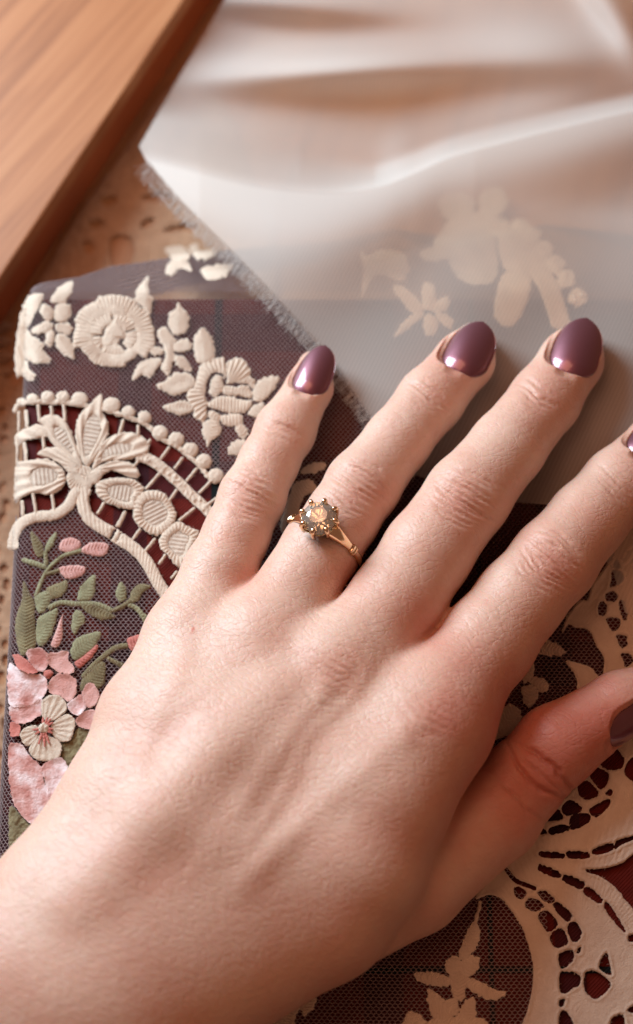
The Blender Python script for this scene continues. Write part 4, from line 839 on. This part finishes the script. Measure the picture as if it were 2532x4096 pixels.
def nail_w(q):
    w = 1.0
    if q < 0.30: w = math.sqrt(max(0, 1 - ((0.30 - q) / 0.30) ** 2)) * 0.92 + 0.08 * q / 0.30
    if q > 0.42: w = max(0.0, 1 - ((q - 0.42) / 0.58) ** 2.3) ** 0.62
    return w
def nail_beds(V):
    """Press the flesh down under each nail so that the nail lies in its bed with a fold of skin round it."""
    wq = np.array([nail_w(q) for q in np.linspace(0, 1, 60)])
    for a in NAILS:
        b, d, n, s, Ln, Wd, Rn, TM = nail_frame(*a); r = V - b; q = r @ d / Ln; x = r @ s; z = r @ n
        w = np.interp(q, np.linspace(0, 1, 60), wq, left=0.12, right=0); th = np.arcsin(np.clip(x / Rn, -0.97, 0.97)); v = np.abs(th) / TM
        surf = Rn * (np.cos(th) - 1) - BEND * Ln * (q - 0.35) ** 2 * 2
        ins = np.clip((w - 0.01 - v) / 0.09, 0, 1) * np.clip((q - 0.0) / 0.04, 0, 1) * (z > -Rn * 0.85)
        drop = np.clip(z - (surf - 0.5*MM), 0, None) * ins; V = V - n * drop[:, None]
        # keep the fold round the nail low
        rim = (1 - ins) * np.clip(1 - np.clip(v - w, 0, None) / 0.35, 0, 1) * (q > -0.15) * (q < 1.05) * (z > -Rn * 0.7) * np.clip((q + 0.15) / 0.15, 0, 1)
        over = np.clip(z - (surf + 0.42*MM), 0, None) * rim; V = V - n * (over * 0.85)[:, None]
    return V
def build_hand():
    V, Fq = surface_nets(hand_sdf, (-0.125, -0.185, ZC - 0.004), (0.118, 0.062, ZC + 0.045), 0.74*MM)
    V, Fq = subdivide(V, Fq)
    for _ in range(2):
        g = sdf_grad(V); V = V - g * hand_sdf(V)[:, None]
    g = sdf_grad(V); dep, fl = wrinkles(V, g)
    V = V - g * (dep * 2.5 * MM)[:, None]
    V = nail_beds(V)
    o = mesh('hand', V, Fq, M_SKIN)
    at_ = o.data.attributes.new('flush_and_glow', 'FLOAT', 'POINT'); at_.data.foreach_set('value', fl.astype(np.float32)[:len(o.data.vertices)])
    tag(o, 'light skinned hand with plum nails and a ring, resting flat on the lace', 'hand')
    return o
hand = build_hand()

def nail(*a):
    b, d, n, s, Ln, Wd, Rn, TM = nail_frame(*a); ni, nj = 30, 17; V = []
    for lay in (0, 1):
        for i in range(ni):
            q = i / (ni - 1); w = nail_w(q)
            for j in range(nj):
                v = (j / (nj - 1) * 2 - 1) * w; th = v * TM
                off = Rn * (math.cos(th) - 1) - BEND * Ln * (q - 0.35) ** 2 * 2.0
                edge = 0 if lay else 0.35*MM * math.sqrt(max(0, 1 - abs(j / (nj-1) * 2 - 1) ** 6)) * min(1, q / 0.2) ** 0.6
                off -= 0.40*MM * (1 - min(1, q / 0.22)) ** 2
                V.append(b + d * (q * Ln) + s * (Rn * math.sin(th)) + n * (off + edge - (0.5*MM if lay else 0)))
    Fq = []; k = ni * nj
    for i in range(ni - 1):
        for j in range(nj - 1):
            a = i * nj + j; Fq.append((a, a + 1, a + nj + 1, a + nj)); Fq.append((k + a, k + a + nj, k + a + nj + 1, k + a + 1))
        for a in (i * nj, i * nj + nj - 1): Fq.append((a, a + nj, k + a + nj, k + a))
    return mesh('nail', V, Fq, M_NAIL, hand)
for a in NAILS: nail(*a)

# ------------------------------------------------------------------ ring
def build_ring():
    ring = empty('ring'); tag(ring, 'gold ring with a round champagne diamond in claws on the ring finger', 'ring')
    a0 = FJ['ring'][4][0]; a1 = FJ['ring'][6][0]; ax = a0 - a1; ax /= np.linalg.norm(ax)
    up = np.array([0, 0, 1.0]); up -= ax * (up @ ax); up /= np.linalg.norm(up); lf = np.cross(up, ax)
    rb = 148 * unit(a0) + 0.25*MM; best = None
    for f in np.linspace(0.3, 1.3, 41):              # how far down the finger and how far turned the ring sits
        for ro in np.linspace(0, 40, 41):
            q = a0 + (a1 - a0) * f + (up * math.cos(R(ro)) + lf * math.sin(R(ro))) * (rb + 4.9*MM)
            qx, qy = project(q[None]); e = (qx[0] - 1279) ** 2 + (qy[0] - 2069) ** 2
            if best is None or e < best[0]: best = (e, f, ro)
    _, f, ro = best; c = a0 + (a1 - a0) * f; roll = R(ro); print('ring', best)
    n = up * math.cos(roll) + lf * math.sin(roll); s = np.cross(n, ax)  # s: round the finger
    def ringp(ang, r): return c + (n * math.cos(ang) + s * math.sin(ang)) * r
    def sweep(name, angs, width, thick, lift=None):
        V, Fq = [], []; m = 12
        for ia, ang in enumerate(angs):
            w, t = width(ang), thick(ang); l = lift(ang) if lift else 0
            rad = n * math.cos(ang) + s * math.sin(ang)
            for k in range(m):
                th = 2 * math.pi * k / m; cx = math.copysign(abs(math.cos(th)) ** 0.6, math.cos(th)); cy = math.copysign(abs(math.sin(th)) ** 0.6, math.sin(th))
                V.append(c + rad * (rb + l + t / 2 * (1 + cy)) + ax * (w / 2 * cx))
        for i in range(len(angs) - 1):
            for k in range(m): Fq.append((i*m+k, i*m+(k+1) % m, (i+1)*m+(k+1) % m, (i+1)*m+k))
        nv = len(V); Fq = [tuple(q) for q in Fq] + [tuple(range(m))[::-1], tuple(range(nv - m, nv))]
        return mesh(name, V, Fq, M_GOLD, ring)
    sh = R(58)
    sweep('band', np.linspace(sh, 2*math.pi - sh, 90), lambda a: 1.75*MM, lambda a: 1.15*MM)
    for sg in (1, -1):
        sweep('shoulder', np.linspace(R(16), sh, 24) * sg, lambda a: (1.7 + 2.3 * max(0, 1 - (abs(a) - R(16)) / (sh - R(16))) ** 1.6)*MM, lambda a: (1.1 + 2.3 * max(0, 1 - (abs(a) - R(16)) / (sh - R(16))) ** 1.8)*MM)
        for da in (-0.045, 0.045): sweep('collar', np.linspace(sh - 0.035 + da, sh + 0.035 + da, 5) * sg, lambda a: 2.35*MM, lambda a: 1.75*MM, lambda a: -0.15*MM)
    Rd = 4.05*MM; zc = rb + 4.9*MM; o = c + n * zc
    def dp(r, ang, z): return o + (ax * math.cos(ang) + s * math.sin(ang)) * r + n * z
    pts = []
    for k in range(8): pts.append(dp(0.52*Rd, k*R(45), 0.40*Rd))
    for k in range(8): pts.append(dp(0.80*Rd, (k+.5)*R(45), 0.22*Rd))
    for k in range(16): pts += [dp(Rd, k*R(22.5), 0.03*Rd), dp(Rd, k*R(22.5), -0.03*Rd)]
    for k in range(8): pts.append(dp(0.50*Rd, (k+.5)*R(45), -0.47*Rd))
    for k in range(8): pts.append(dp(0.10*Rd, k*R(45), -0.84*Rd))
    bm = bmesh.new(); [bm.verts.new(p) for p in pts]; bmesh.ops.convex_hull(bm, input=bm.verts[:])
    bmesh.ops.recalc_face_normals(bm, faces=bm.faces[:])
    me = bpy.data.meshes.new('diamond'); bm.to_mesh(me); bm.free(); me.materials.append(M_DIAMOND)
    dm = bpy.data.objects.new('diamond', me); COL.objects.link(dm); dm.parent = ring
    # coronet cup under the stone, scalloped rim
    V, Fq = [], []; m = 64
    prof = [(0.50, -1.15), (0.62, -0.9), (0.80, -0.55), (1.02, -0.16), (1.06, -0.16), (0.86, -0.60), (0.66, -0.98), (0.52, -1.22)]
    for r_, z_ in prof:
        for k in range(m):
            t = 2*math.pi*k/m; dz = -0.13 * (0.5 - 0.5*math.cos(8*t)) * (1 if z_ > -0.3 else 0); V.append(dp(r_*Rd, t, (z_ + dz)*Rd))
    np_ = len(prof)
    for i in range(np_):
        for k in range(m): Fq.append((i*m+k, i*m+(k+1) % m, ((i+1) % np_)*m+(k+1) % m, ((i+1) % np_)*m+k))
    mesh('coronet', V, Fq, M_GOLD, ring)
    def claw(t):
        path = [(1.02, -0.75), (1.10, -0.35), (1.12, 0.02), (1.06, 0.20), (0.92, 0.26), (0.84, 0.24)]; rad = [0.11, 0.115, 0.12, 0.135, 0.15, 0.08]
        V, Fq = [], []; m = 8; P = [dp(r_*Rd, t, z_*Rd) for r_, z_ in path]; tg = -(ax*-math.sin(t) + s*math.cos(t))
        for i, p in enumerate(P):
            d = (P[min(i+1, len(P)-1)] - P[max(i-1, 0)]); d /= np.linalg.norm(d); e = np.cross(d, tg)
            for k in range(m): V.append(p + (tg*math.cos(2*math.pi*k/m) + e*math.sin(2*math.pi*k/m)) * rad[i]*Rd)
        for i in range(len(P)-1):
            for k in range(m): Fq.append((i*m+k, i*m+(k+1) % m, (i+1)*m+(k+1) % m, (i+1)*m+k))
        nv = len(V); return mesh('claw', V, [tuple(q) for q in Fq] + [tuple(range(m))[::-1], tuple(range(nv-m, nv))], M_GOLD, ring)
    for k in range(8): claw(k*R(45) + R(12))
build_ring()
